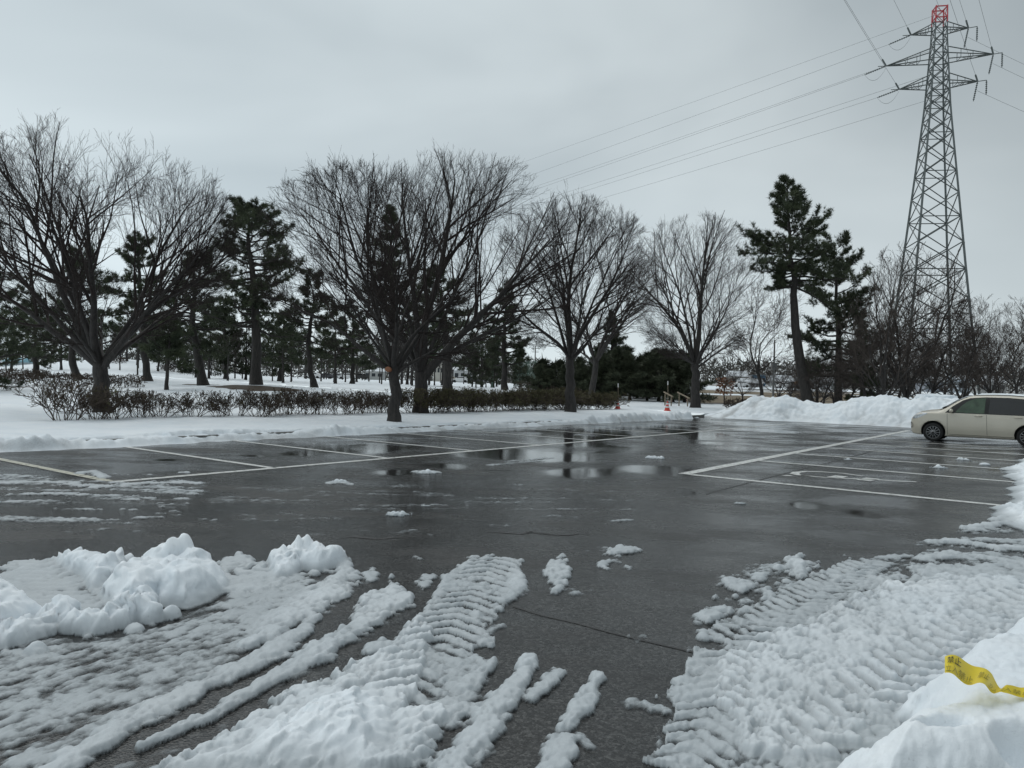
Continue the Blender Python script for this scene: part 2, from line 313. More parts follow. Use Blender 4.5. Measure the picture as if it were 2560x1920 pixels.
# ------------------------------------------------------------------ parking lot
KERB_T, BACK_S = 14.75, 37.8
rr = np.concatenate([np.linspace(-30, 1.4, 20), np.geomspace(1.5, 62, 210)]); uu = np.linspace(-1.25, 1.25, 240)
Yg = np.repeat(rr[:, None], 240, 1); Xg = np.where(Yg > 1.5, Yg, 1.5 + (1.5 - Yg) * 0.6) * uu[None]
S_, T_ = xy2st(Xg, Yg)
def ell(px, py, wx, wy):                # soft ellipse of standing water round a photographed place
    c = gnd(px, py); a = gnd(px + wx, py); b = gnd(px, py + wy)
    ax, ay = np.linalg.norm(a - c), np.linalg.norm(b - c)
    nzz = (fbm(Xg * 0.9, Yg * 0.45, 5, 4) - 0.5) * 1.8
    d = np.sqrt(((Xg - c[0]) / ax) ** 2 + ((Yg - c[1]) / ay) ** 2); return ss(1.45, 0.45, d + nzz)
pud = np.zeros(Xg.shape)
for e in [(1430, 1100, 110, 42), (1520, 1082, 80, 18), (1735, 1085, 70, 30), (1660, 1068, 90, 10), (1330, 1140, 150, 16), (1450, 1180, 90, 14), (1725, 1232, 40, 12),
          (2010, 1265, 60, 18), (2160, 1285, 80, 14), (1120, 1165, 60, 8), (980, 1180, 60, 8), (1640, 1175, 70, 12), (1880, 1062, 60, 5), (640, 1140, 90, 5), (420, 1150, 60, 5), (820, 1127, 60, 6)]:
    pud = np.maximum(pud, ell(*e))
pud = np.maximum(pud, ss(0.60, 0.74, fbm(Xg * 0.35, Yg * 0.25, 11, 4)) * ss(7, 14, Yg) * 0.85)
me = grid_mesh('parking_lot', Xg, Yg, np.zeros(Xg.shape), (S_ < 41) & (T_ < 15.3), {'puddle': pud})
lot = obj('parking_lot', me, M['asphalt'], kind='structure', label='wet grey asphalt parking lot with puddles')

def strip(name, pts, width, z=0.004, mat=None, parent=None, **k):      # painted strip along points on the ground
    P = np.asarray(pts, float)[:, :2]; n = len(P); V = []
    for i in range(n):
        d = P[min(i + 1, n - 1)] - P[max(i - 1, 0)]; d /= np.linalg.norm(d) + 1e-9; nn = np.array([-d[1], d[0]]); ww = width[i] if hasattr(width, '__len__') else width
        V += [(*(P[i] + nn * ww / 2), z), (*(P[i] - nn * ww / 2), z)]
    Q = [(2 * i, 2 * i + 1, 2 * i + 3, 2 * i + 2) for i in range(n - 1)]
    return obj(name, mesh(name, V, Q, None, False), mat or M['paint'], parent, **k)
def lane(s0, t0, s1, t1, n=24): return [st2xy(s0 + (s1 - s0) * i / n, t0 + (t1 - t0) * i / n) for i in range(n + 1)]
strip('parking_line', lane(4.9, 10.02, 34.2, 10.02), 0.14, parent=lot)
for i in range(12):
    s = 4.93 + 2.5 * i
    strip('parking_line', lane(s, 10.10, s, 14.9), 0.125, 0.008 if i == 0 else 0.0045, M['ypaint'] if i == 0 else None, lot)
strip('parking_line', lane(12.0, 5.16, 34.5, 5.16), 0.20, parent=lot)
for i, s in enumerate([12.02, 15.58, 18.17, 20.86, 23.4, 26.0, 28.6, 31.2]):
    strip('parking_line', lane(s, 5.05, s, 0.2), 0.15 if i else 0.16, 0.0045, parent=lot)
def z6(X, Y): return gnd(1640 + X / 2.404, 1040 + Y / 2.404)
# wheelchair sign painted in the near bay: wheel, body and arm strokes
acc = obj('painted_wheelchair_sign', None, None, lot)
for pts, wd in [([(1240, 362), (1130, 346), (1000, 337), (900, 335), (845, 339), (832, 348), (860, 356), (930, 362)], [.05, .09, .10, .10, .14, .16, .12, .08]),
                ([(870, 357), (960, 366), (1060, 373), (1200, 379), (1330, 384), (1450, 392), (1565, 397)], .09),
                ([(1055, 374), (1115, 362)], .22), ([(1245, 388), (1305, 376)], .22), ([(765, 360), (815, 360)], .12)]:
    q = [z6(*p) for p in pts]
    strip('painted_stroke', q, wd, 0.005, parent=acc)
# seams and cracks in the asphalt
M['seam'] = simple('asphalt_seam', (0.018, 0.018, 0.018), 0.5)
def zb(X, Y, z=0.0): return gnd(800 + X / 2.1544, 1150 + Y / 2.1544, z)
strip('asphalt_seam', [zb(1040, 790), zb(1200, 840), zb(1380, 880), zb(1560, 930), zb(1700, 965), zb(1939, 1020), zb(2100, 1060)], 0.022, 0.003, M['seam'], lot)
strip('asphalt_seam', [z6(1300, 212), z6(1150, 252), z6(1000, 292), z6(930, 305), z6(800, 340), z6(580, 395), z6(450, 430), z6(300, 470)], 0.035, 0.0035, M['seam'], lot)
rs = np.random.RandomState(3)
for px, py in [(1090, 1265), (950, 1345), (1300, 1332), (1390, 1335), (650, 1247), (1480, 1160), (1240, 1175)]:
    c = gnd(px, py)[:2]; pts = [c + np.array([(i - 3) * 0.11, 0.05 * rs.randn()]) for i in range(7)]
    strip('asphalt_seam', pts, [0.005, .03, .05, .03, .05, .02, .004], 0.003, M['seam'], lot)

# ------------------------------------------------------------------ terrain
def ter(x, y):
    x = np.asarray(x, float); y = np.asarray(y, float); a = x / np.maximum(y, 1.0)
    wl = 1 - ss(0.0, 0.10, a)
    z = 0.2 + 0.75 * ss(30, 75, y) * wl + 1.0 * ss(52, 95, y) * (1 - wl)
    z = z + wl * (0.35 * ss(75, 160, y) + 0.0016 * np.maximum(y - 120, 0)) + (1 - wl) * 0.0125 * np.maximum(y - 95, 0)
    z = z + 2.5 * np.exp(-((a + 0.52) / 0.13) ** 2 - ((y - 125) / 32) ** 2)
    z = z + 0.32 * np.exp(-((x + 17.0) / 4.2) ** 2 - ((y - 51) / 4.0) ** 2)
    z = z + (fbm(x * 0.11, y * 0.11, 21, 3) - 0.5) * 0.22 * ss(26, 45, y) + (fbm(x * 0.8, y * 0.8, 23, 3) - 0.5) * 0.10
    return z
def tp(px, py):                          # where a sight line meets the terrain
    d = ray(px, py); k = np.geomspace(12, 900, 4000); z = CAMH + d[2] * k; hit = np.nonzero(z < ter(d[0] * k, k))[0]
    i = hit[0] if len(hit) else len(k) - 1; return np.array([d[0] * k[i], k[i], float(ter(d[0] * k[i], k[i]))])
def td(px, depth):                       # on the terrain at a given depth, on the vertical through a photo column near eye level
    d = ray(px, 960 + 0.0288 * (px - 1280)); return np.array([d[0] * depth, depth, float(ter(d[0] * depth, depth))])
rr = np.geomspace(11, 2500, 400); uu = np.linspace(-1.3, 1.3, 520); Yg = np.repeat(rr[:, None], 520, 1); Xg = Yg * uu[None]
S_, T_ = xy2st(Xg, Yg); Zg = ter(Xg, Yg)
near = np.clip(1 - (T_ - 17.2) / 1.5, 0, 1)
Zg = Zg - 0.06 * near
bare = np.zeros(Xg.shape)
nb1 = fbm(Xg * 0.55, Yg * 0.55, 31, 4); nb2 = fbm(Xg * 0.06, Yg * 0.10, 33, 5)
def patch(px, py, rx, ry, v=0.6):
    c = tp(px, py); d = np.hypot((Xg - c[0]) / rx, (Yg - c[1]) / ry); return ss(1.1, 0.9, d + (nb1 - 0.5) * 0.9) * v
for q in [(640, 968, 3.3, 2.0), (1118, 966, 2.2, 1.6), (500, 962, 1.8, 1.0), (0, 966, 2.2, 1.2), (385, 950, 1.2, .8), (785, 968, .8, .5), (2030, 1008, 2.5, 1.0)]: bare = np.maximum(bare, patch(*q))
A_ = Xg / Yg
field = ss(0.18, 0.26, A_) * ss(58, 66, Yg) * ss(175, 110, Yg) * ss(0.40, 0.50, nb2 + 0.10 * ss(60, 80, Yg) * ss(110, 85, Yg) - 0.02)
bare = np.maximum(bare, field * (0.75 + 0.2 * nb1))
bare = np.maximum(bare, ss(0.02, 0.1, A_) * ss(150, 220, Yg) * ss(0.45, 0.55, nb2) * 0.75)
dirt = np.zeros(Xg.shape)
keep = ((T_ > 16.6) & (S_ < BACK_S)) | (S_ > 39.2)
me = grid_mesh('snow_field', Xg, Yg, Zg, keep, {'bare': bare, 'dirt': dirt})
field_o = obj('snow_field', me, M['snow'], kind='structure', label='snow covered park ground rising to the far trees')
# kerb strip: sidewalk snow, gap over the kerb, ploughed ridge on the asphalt
sv = [-8.0]
while sv[-1] < 37.2:
    x, y = st2xy(sv[-1], 14.7); sv.append(sv[-1] + max(0.02, 0.0020 * math.hypot(x, y)))
sv = np.array(sv); tv = np.concatenate([np.arange(13.7, 15.6, 0.04), np.arange(15.6, 17.6, 0.10)])
Sg, Tg = np.meshgrid(sv, tv, indexing='ij'); Xg, Yg = st2xy(Sg, Tg)
wob = (fbm(Sg * 0.35, Sg * 0 + 2.2, 41, 3) - 0.5) * 0.55 + (fbm(Sg * 2.6, Sg * 0, 43, 3) - 0.5) * 0.25 + 0.9 * ss(34.8, 37.2, Sg)
e = Tg - (14.62 + wob)                                     # distance behind the front edge of the ridge
l1 = worley(Sg * 2.6, Tg * 2.6, 47); l2 = worley(Sg * 6.5, Tg * 6.5, 48); l3 = fbm(Sg * 9, Tg * 9, 49, 3)
lump = (1 - l1) * 0.6 + (1 - l2) * 0.25 + l3 * 0.3
bold = 0.7 + 0.9 * ss(0.45, 0.7, fbm(Sg * 0.22, Sg * 0, 51, 3)) + 0.5 * ss(22, 31, Sg)
ridge = np.clip(ss(-0.05, 0.22, e) * ss(0.95, 0.35, e), 0, 1) * (0.04 + 0.19 * lump * bold)
walk = ss(0.42, 0.75, e + (l3 - 0.5) * 0.3) * (ter(Xg, Yg) - 0.02 + 0.02 * lump)
zz = np.maximum(ridge, walk)
gap = ss(0.44, 0.56, fbm(Sg * 0.55, Sg * 0 + 7, 53, 3)) * ss(0.16, 0.06, np.abs(e - 0.50 - 0.08 * (l3 - .5)))
zz = zz * (1 - 0.75 * gap)
zz = zz - 0.012
dirt = np.clip(ss(0.35, 0.0, e) * 0.55 * ss(0.35, 0.65, fbm(Sg * 0.8, Tg * 3, 55, 3)) + 0.45 * ss(0.7, 0.1, e) * ss(0.5, 0.75, l1) * (0.5 + ss(18, 30, Sg)), 0, 0.9)
zz = np.where((Sg < BACK_S) | (Tg > 15), zz, -0.02)
me = grid_mesh('snow_verge', Xg, Yg, zz, zz > 0.0, {'bare': np.zeros(zz.shape), 'dirt': dirt})
obj('snow_verge', me, M['snow'], kind='structure', label='ploughed snow ridge and snowy sidewalk along the kerb')
kerb = obj('kerb', None, None, kind='structure'); 
kme = MB(); kme.box((0, 0, 0.055), (0.592, 0.16, 0.13)); kme = kme.build('kerb_stone'); 
for i in range(73):
    s = -6 + 0.6 * i
    x, y = st2xy(s, 15.14); o = obj('kerb_stone', kme, M['concrete'], kerb); o.location = (x, y, 0); o.rotation_euler = (0, 0, YAW)

# ------------------------------------------------------------------ ploughed bank behind the lot
crest = [(1730, 1038), (1760, 1036), (1800, 1028), (1830, 1012), (1866, 1001), (1885, 990), (1905, 994), (1945, 996), (1962, 990), (1985, 997), (2030, 1008), (2070, 1012), (2110, 1004), (2150, 995), (2185, 992), (2215, 989), (2240, 996), (2275, 1002), (2310, 996), (2340, 994), (2380, 999), (2480, 1004), (2600, 1000), (2800, 1005)]
ct, cz = [], []
for px, py in crest:
    d = ray(px, py); k = 39.6 / (d[0] * DX[0] + d[1] * DX[1]); ct.append(k * (d[0] * DN[0] + d[1] * DN[1])); cz.append(CAMH + k * d[2])
o_ = np.argsort(ct); ct = np.array(ct)[o_]; cz = np.array(cz)[o_]
tv = np.arange(-6, 16.6, 0.045); sv = np.arange(37.2, 43.5, 0.05); Sg, Tg = np.meshgrid(sv, tv, indexing='ij'); Xg, Yg = st2xy(Sg, Tg)
hz = np.interp(Tg + (fbm(Tg * 1.5, Sg * 1.5, 61, 2) - 0.5) * 0.4, ct, cz)
base_s = 37.75 + (fbm(Tg * 0.5, Tg * 0, 62, 3) - 0.5) * 0.8
e = Sg - base_s; prof = ss(-0.1, 2.0, e) ** 0.8 * (1 - 0.75 * ss(2.2, 4.6, e))
l1 = worley(Sg * 1.8, Tg * 1.8, 63); l2 = worley(Sg * 4.4, Tg * 4.4, 64); l3 = fbm(Sg * 8, Tg * 8, 65, 3)
zz = hz * prof + ss(-0.1, 0.4, e) * ((0.55 - l1) * 0.16 + (0.5 - l2) * 0.09 + (l3 - 0.5) * 0.06) * np.clip(hz, 0.2, 1) - 0.015
dirt = np.clip(ss(1.1, 0.0, e) * 0.35 * ss(0.3, 0.7, fbm(Sg * 2, Tg * 0.8, 66, 3)) + 0.5 * ss(11.6, 14, Tg) * ss(0.3, 0.6, l1) + 0.35 * ss(0.55, 0.8, l1), 0, 0.8)
me = grid_mesh('snow_bank', Xg, Yg, zz, (zz > 0.0) & (Tg < 15.9), {'bare': np.zeros(zz.shape), 'dirt': dirt})
obj('snow_bank', me, M['snow'], label='long ploughed bank of lumpy snow at the back of the lot', category='snow bank')
def snow_lump(name, c, size, seed, label, sub=4, flat=0.0, group=None, rz=0.0):
    import bmesh
    bm = bmesh.new(); bmesh.ops.create_icosphere(bm, subdivisions=sub, radius=1.0)
    V = np.array([v.co[:] for v in bm.verts]); r = 1 + (fbm(V[:, 0] * 1.6 + seed, V[:, 1] * 1.6 + V[:, 2] * 1.3, seed, 3) - 0.5) * 0.55 + (fbm(V[:, 0] * 5, V[:, 1] * 5 + V[:, 2] * 4, seed + 3, 2) - 0.5) * 0.18
    if flat: V = np.sign(V) * np.abs(V) ** flat
    V = V * r[:, None] * np.array(size); V[:, 2] = np.maximum(V[:, 2], -0.4 * size[2])
    for v, q in zip(bm.verts, V): v.co = q
    for f in bm.faces: f.smooth = True
    me = bpy.data.meshes.new(name); bm.to_mesh(me); bm.free()
    attr(me, 'thick', np.full(len(V), 0.2)); attr(me, 'dirt', np.zeros(len(V))); attr(me, 'bare', np.zeros(len(V)))
    o = obj(name, me, M['snow'], label=label, category='snow'); o.location = (c[0], c[1], c[2] + 0.38 * size[2]); o.rotation_euler = (0, 0, rz)
    if group: o['group'] = group
    return o
p = at(2338, 1003, 37.6); snow_lump('snow_block', p, (0.85, 0.55, 0.26), 7, 'flat smooth slab of snow lying on the ploughed snow bank', 4, 0.55, rz=-0.1)
for i, (px, py, r, lab) in enumerate([(2462, 1163, .13, 'round snowball on the asphalt near the snowy right edge of the bays'), (2408, 1150, .16, 'small snow lump on a bay line below the parked car'),
        (2350, 1170, .17, 'low ragged snow clump among the bay lines left of the snowball'), (1632, 1146, .20, 'low snow clump on open asphalt between the two rows of bays'),
        (1066, 1183, .16, 'flat snow clump on asphalt just below the long bay line'), (845, 1207, .14, 'small snow clump on the wet lane left of the other clumps'),
        (995, 1288, .13, 'snow clump in the lane above the foreground tyre tracks'), (1063, 1266, .06, 'tiny white snow bit beside a dark crack in the lane'),
        (1742, 1045, .14, 'lone snow chunk at the far lot edge by the gap'), (1850, 1260, .08, 'small snow crumb below the corner of the white bay line'),
        (2120, 1150, .10, 'faint snow dab on a bay line in front of the car')]):
    g_ = np.linspace(-1.25, 1.25, 46); gx, gy = np.meshgrid(g_, g_, indexing='ij'); nn = fbm(gx * 2 + i * 7, gy * 2, 20 + i, 4) - 0.5; q = np.hypot(gx, gy) * (1 + 1.3 * nn)
    if i == 0: q = np.hypot(gx, gy) * (1 + 0.3 * nn)
    hh = np.clip(1 - q * q, 0, 1) ** 0.6 * (0.25 + 1.2 * clods(gx * 1.9 + i, gy * 1.9, 30 + i)) - 0.08 if i else np.sqrt(np.clip(1 - q * q, 0, 1)) * 1.3
    r *= 0.66; hz_ = r * 0.45 * hh; me = grid_mesh('snow_clump', gx * r * 1.35, gy * r, np.where(hh > 0, hz_, -0.01), hh > 0, {'thick': np.maximum(hz_, 0) * 1.6, 'dirt': np.zeros(hh.shape), 'bare': np.zeros(hh.shape)})
    o = obj('snow_clump', me, M['slush'], label=lab, category='snow'); o.location = gnd(px, py) + np.array([0, 0, 0.004])

# ------------------------------------------------------------------ foreground slush: height field over the near asphalt
def za(X, Y, z=0.0): return gnd(X / 2.1544, 1150 + Y / 2.1544, z)
def zc(X, Y, z=0.0): return gnd(1660 + X / 2.1544, 1150 + Y / 2.1544, z)
def PA(f, pts): return np.array([f(*q)[:2] for q in pts])
rr = np.geomspace(2.35, 19.0, 660); uu = np.tan(np.linspace(-math.radians(43), math.radians(45), 820)); Yg = np.repeat(rr[:, None], 820, 1); Xg = Yg * uu[None]
n1 = fbm(Xg * 1.3, Yg * 1.3, 71, 3) - 0.5; n2 = fbm(Xg * 5, Yg * 5, 73, 3) - 0.5; n3 = fbm(Xg * 16, Yg * 16, 75, 3) - 0.5
ca_, sa_ = math.cos(math.radians(62)), math.sin(math.radians(62)); wx_, wy_ = (Xg * ca_ + Yg * sa_) * 0.62 + n2 * 0.06, (Yg * ca_ - Xg * sa_) * 1.12 + n3 * 0.05   # drawn out along the wheel tracks
g1, g2, g3 = clods(wx_ * 8.0, wy_ * 8.0, 77), clods(wx_ * 18, wy_ * 18, 79), clods(wx_ * 40, wy_ * 40, 81)
gran = 0.32 * g1 + 0.36 * g2 + 0.26 * g3 + 0.42 * n3 + 0.22 * (n1 + 0.5) + 0.05          # lumpiness of wet snow, about 0..1
base = np.zeros(Xg.shape); amt = np.zeros(Xg.shape); tread = np.ones(Xg.shape); solid = np.zeros(Xg.shape)
def put(H, m, dens):                     # H thickness where covered, m cover mask, dens how closed the cover is
    global base, amt
    base = np.maximum(base, H * ss(0, 0.35, m)); amt = np.maximum(amt, dens * m)
def area(P, H, edge=0.05, rag=0.08, lump=0.5):
    global solid
    sdv = poly_sd(Xg, Yg, P) + (rag * (n2 * 1.6 + n3 * 0.8) + 0.25 * rag * n1 if H < 0.095 else rag * (2.2 * n1 + 0.6 * n2)); m = ss(-edge, edge, sdv)
    if H > 0.095: solid = np.maximum(solid, m * (H + 0.5 * lump * 0.04 * (gran - 0.5)))
    else: put(H, m, 1.05 - 0.45 * lump)
    return m
def ridge_(P, hw, H, rag=0.6, gaps=0.0):
    global solid
    u, v, d, tot = line_uv(Xg, Yg, P); hwv = (np.interp(u / tot, np.linspace(0, 1, len(hw)), hw) if hasattr(hw, '__len__') else hw) * 1.12
    q = d / (hwv * (1 + 0.75 * rag * (n2 * 1.6 + n3))); g = 1 - max(gaps, 0.22) * ss(-0.08, 0.20, n1 + n2 * 0.8); m = np.clip(1 - q * q, 0, 1) * g
    if H > 0.1: solid = np.maximum(solid, H * m ** 0.7 * (0.65 + 0.55 * gran))
    else: put(H * 0.80 * np.clip(m, 0, 1) ** 0.35, m, 0.94)
def film(P, H, cover, edge=0.15, fx=(1.0, 1.0), ang=0.0):
    sdv = poly_sd(Xg, Yg, P); m = ss(-edge, edge, sdv + 0.3 * n1); c, s = math.cos(ang), math.sin(ang); a, b = (Xg * c + Yg * s) * fx[0], (-Xg * s + Yg * c) * fx[1]
    f = 0.65 * fbm(a * 1.8, b * 1.8, 83, 4) + 0.35 * fbm(a * 7, b * 7, 85, 3); lo = 1 - cover; put(H, m * ss(lo - 0.12, lo + 0.14, f), 0.62)
def bump_(f, X, Y, r, H, z=0.0):
    global solid
    c = f(X, Y, z); q = np.hypot(Xg - c[0], Yg - c[1]) / r * (1 + 0.9 * n1 + 0.7 * n2); solid = np.maximum(solid, H * np.clip(1 - q * q, 0, 1) ** 0.6)
def ribs(P, hw, pitch, slant, depth, lo, side=None):              # tread bars pressed by a tyre
    global tread, base, amt
    pitch = pitch * 1.5; u, v, d, tot = line_uv(Xg, Yg, P); ph = (u + slant * np.abs(v) + 0.035 * n1 + 0.02 * n2) / pitch
    bar = ss(0.25, 0.62, 0.5 + 0.5 * np.sin(2 * math.pi * ph) + 0.35 * n3); m = ss(hw, hw * 0.8, d * (1 + 0.8 * n2 + 0.5 * n1 + 0.4 * n3)) * ss(0, 0.12, u) * ss(tot, tot - 0.12, u)
    wear = 0.34 + 0.62 * ss(-0.20, 0.12, n1 + 0.6 * n2)
    base = np.where(m > 0.3, np.maximum(base, depth * 0.9), base); amt = np.where(m > 0.3, np.maximum(amt, 0.78), amt)
    floor = 0.14 if lo > 0 else 0.0; tread = np.minimum(tread, 1 - m * wear * (1 - (floor + (1 - floor) * bar)))
# --- left: broken snow slabs, flattened tyre bed, tracks curving to the right
film(PA(za, [(-400, 1060), (600, 960), (1150, 780), (1700, 650), (1860, 650), (1500, 1000), (1100, 1210), (200, 1690), (-500, 1700)]), 0.022, 0.62, fx=(0.55, 2.2), ang=math.radians(58))
film(PA(za, [(-400, 60), (300, 90), (700, 60), (1150, 120), (1050, 220), (900, 330), (500, 400), (0, 360), (-400, 360)]), 0.022, 0.40, fx=(0.45, 2.0), ang=math.radians(-4))
for pts, hw, H in [([(-300, 130), (150, 125), (310, 122), (450, 140)], .10, .05), ([(520, 150), (760, 130), (980, 125), (1060, 130)], .09, .05), ([(430, 75), (500, 65), (560, 100)], .07, .05), ([(930, 75), (1000, 72)], .08, .06),
                   ([(-200, 190), (300, 185), (520, 195), (830, 200), (990, 212)], .07, .035), ([(-100, 235), (150, 225), (260, 222)], .06, .03), ([(300, 262), (500, 268), (740, 272)], .05, .025),
                   ([(560, 330), (720, 318), (860, 312), (1000, 322)], .07, .03), ([(1030, 318), (1150, 326)], .04, .025), ([(1780, 128), (1850, 122), (1890, 135)], .06, .035), ([(500, 378), (620, 372), (740, 384)], .05, .02)]:
    ridge_(PA(za, pts), hw * 1.25, H, 1.3, 0.9)
area(PA(za, [(-600, 560, .1), (0, 575, .06), (120, 565, .03), (250, 520, .03), (330, 560, .03), (400, 640, .03), (470, 720, .03), (560, 780, .03), (650, 830, .02), (500, 890), (380, 880), (250, 860), (100, 900), (-600, 900)]), 0.035, 0.06, 0.05, 0.2)
ribs(PA(za, [(200, 540), (330, 650), (450, 760), (590, 860)]), 0.20, 0.085, 0.9, 0.045, 0.018)
area(PA(za, [(-700, 540, .2), (-100, 540, .2), (0, 565, .19), (70, 640, .17), (150, 700, .14), (220, 770, .1), (255, 830, .04), (210, 890, .0), (100, 945, .0), (0, 990, .0), (-700, 1000, .0)]), 0.20, 0.06, 0.05, 0.12)
area(PA(za, [(270, 520, .03), (340, 480, .10), (440, 458, .14), (500, 470, .14), (560, 472, .13), (650, 482, .12), (800, 515, .08), (760, 550, .04), (690, 565), (640, 640), (560, 700), (480, 725), (430, 655), (360, 590, .02)]), 0.13, 0.045, 0.06, 0.35)
area(PA(za, [(555, 730), (620, 680, .04), (700, 625, .10), (790, 550, .18), (880, 500, .22), (1010, 500, .22), (1080, 520, .18), (1150, 565, .12), (1195, 640, .04), (1190, 690), (1090, 765), (1000, 800), (900, 800), (840, 775), (770, 800), (700, 835), (620, 805)]), 0.21, 0.075, 0.07, 0.25)
bump_(za, 925, 500, 0.15, 0.34, .20); bump_(za, 975, 495, 0.12, 0.35, .20); bump_(za, 880, 530, 0.22, 0.28, .16); bump_(za, 1040, 540, 0.20, 0.25, .16); bump_(za, 800, 590, 0.20, 0.25, .14)
for X, Y, r, H in [(900, 780, .07, .09), (1000, 785, .07, .08), (1060, 770, .06, .08), (920, 850, .06, .07), (1110, 740, .06, .06), (760, 815, .09, .13), (325, 865, .10, .15), (190, 1045, .06, .06), (690, 560, .05, .09)]: bump_(za, X, Y, r, H)
ridge_(PA(za, [(-200, 1040), (0, 1000), (120, 960), (220, 930), (320, 880), (400, 915), (520, 925), (620, 895), (740, 840), (820, 870)]), [.14, .10, .10, .11, .12, .08, .08, .09, .09, .07], 0.13, 0.5)
area(PA(za, [(1190, 540, .02), (1280, 500, .02), (1400, 550, .02), (1500, 530, .03), (1560, 600), (1500, 690), (1300, 730), (1190, 710)]), 0.045, 0.05, 0.05, 0.3)
ribs(PA(za, [(1180, 600), (1320, 610), (1480, 590), (1560, 570)]), 0.22, 0.085, -0.8, 0.04, 0.012)
area(PA(za, [(1490, 530, .04), (1540, 480, .10), (1590, 450, .15), (1650, 430, .17), (1720, 450, .15), (1760, 490, .10), (1830, 490, .09), (1845, 545, .04), (1720, 600), (1600, 580), (1560, 630), (1500, 645), (1470, 605)]), 0.14, 0.045, 0.07, 0.5)
bump_(za, 1605, 450, 0.09, 0.23, .16); bump_(za, 1650, 445, 0.10, 0.24, .16); bump_(za, 1705, 455, 0.08, 0.20, .16); bump_(za, 1800, 495, 0.07, 0.14, .1)
ridge_(PA(za, [(1850, 560), (1862, 620), (1800, 690), (1700, 770), (1600, 830), (1500, 900), (1420, 970), (1330, 1010)]), [.06, .09, .13, .16, .16, .15, .12, .06], 0.075, 0.6, 0.2)
area(PA(za, [(1250, 720), (1500, 660), (1620, 620), (1740, 700), (1640, 790), (1480, 880), (1380, 960), (1300, 900), (1200, 790)]), 0.028, 0.06, 0.12, 0.6)
ridge_(PA(za, [(230, 1720), (500, 1560), (700, 1430), (900, 1320), (1100, 1220), (1300, 1130), (1450, 1060), (1600, 950), (1700, 850)]), [.09, .09, .10, .09, .10, .08, .05], 0.065, 0.45)
ridge_(PA(za, [(760, 1560), (1000, 1450), (1200, 1345), (1350, 1260), (1500, 1170), (1650, 1080), (1800, 985), (1939, 905), (2020, 850), (2080, 780), (2130, 700)]), [.03, .05, .05, .06, .08, .10, .10, .12, .14, .14, .08], 0.060, 0.5, 0.25)
area(PA(zb, [(380, 640), (420, 680), (510, 750), (480, 790), (330, 890), (200, 980), (80, 1060), (0, 1090), (-40, 1040), (100, 930), (180, 850), (230, 760), (330, 700)]), 0.060, 0.05, 0.07, 0.6)
film(PA(za, [(700, 1620), (1300, 1280), (1800, 1000), (2000, 900), (2060, 960), (1700, 1220), (1300, 1420), (950, 1680)]), 0.018, 0.48, fx=(0.6, 2.2), ang=math.radians(60))
area(PA(zb, [(-830, 1700), (-640, 1580), (-490, 1480), (-320, 1375), (-120, 1270), (30, 1200), (216, 1115), (330, 1060), (430, 985), (500, 900), (550, 900), (570, 980), (540, 1080), (500, 1200), (440, 1330), (560, 1420), (650, 1380), (680, 1450), (610, 1560), (560, 1700)]), 0.085, 0.05, 0.06, 0.55)
area(PA(zb, [(-700, 1690), (-300, 1480), (50, 1330), (300, 1250), (400, 1400), (420, 1560), (300, 1690)]), 0.105, 0.16, 0.06, 0.3)
ribs(PA(zb, [(960, 530), (900, 620), (820, 730), (720, 880), (640, 1030), (560, 1180), (470, 1330)]), 0.24, 0.088, -0.75, 0.042, -0.012)
ridge_(PA(zb, [(930, 520), (800, 560), (700, 640), (640, 750), (600, 840), (540, 900)]), [.03, .05, .06, .05, .06, .06], 0.055, 0.8, 0.3)
ridge_(PA(zb, [(1040, 570), (1070, 640), (1040, 720), (960, 780), (860, 830), (800, 900)]), [.04, .06, .08, .08, .06, .04], 0.060, 0.7, 0.2)
ridge_(PA(zb, [(790, 980), (900, 930), (960, 900)]), .05, 0.03, 0.8, 0.4)
ridge_(PA(zb, [(930, 1095), (820, 1200), (730, 1300), (640, 1420)]), [.04, .09, .10, .12], 0.065, 0.6)
ribs(PA(zb, [(760, 1150), (620, 1290), (520, 1400)]), 0.12, 0.085, 0.7, 0.035, 0.004)
ridge_(PA(zb, [(1130, 1085), (1090, 1160), (1040, 1240), (930, 1370), (850, 1500), (680, 1720)]), [.05, .06, .08, .10, .10, .11], 0.075, 0.55)
ridge_(PA(zb, [(1285, 1150), (1210, 1220), (1140, 1290)]), .055, 0.05, 0.7)
ridge_(PA(zb, [(1500, 1180), (1440, 1270), (1380, 1370), (1320, 1460)]), [.04, .06, .06, .05], 0.060, 0.6)
ridge_(PA(zb, [(1320, 1510), (1280, 1600), (1230, 1700)]), .075, 0.05, 0.7, 0.2)
ridge_(PA(zb, [(1390, 1480), (1450, 1550)]), .04, 0.025, 0.9, 0.4)
for P, H in [([(1230, 545), (1300, 520), (1345, 600), (1320, 690), (1270, 720), (1220, 650)], .045), ([(1560, 485), (1640, 462), (1690, 490), (1620, 525), (1560, 515)], .04), ([(1490, 575), (1550, 550), (1545, 595)], .03), ([(1600, 540), (1700, 595), (1660, 605)], .025),
             ([(1690, 965), (1745, 960), (1740, 1030), (1700, 1025)], .025), ([(240, 620), (290, 570), (310, 640), (270, 660)], .03), ([(500, 710), (590, 630), (580, 690), (530, 730)], .025), ([(440, 530), (550, 510), (570, 540)], .02),
             ([(1640, 1270), (1700, 1290), (1690, 1320)], .02), ([(1500, 1380), (1570, 1400), (1560, 1420)], .02), ([(1770, 1320), (1850, 1350), (1860, 1365)], .02)]: area(PA(zb, P), H, 0.04, 0.09, 0.6)
film(PA(zb, [(1180, 500), (1700, 440), (1780, 600), (1450, 720), (1230, 740)]), 0.018, 0.30, fx=(1.2, 2.0))
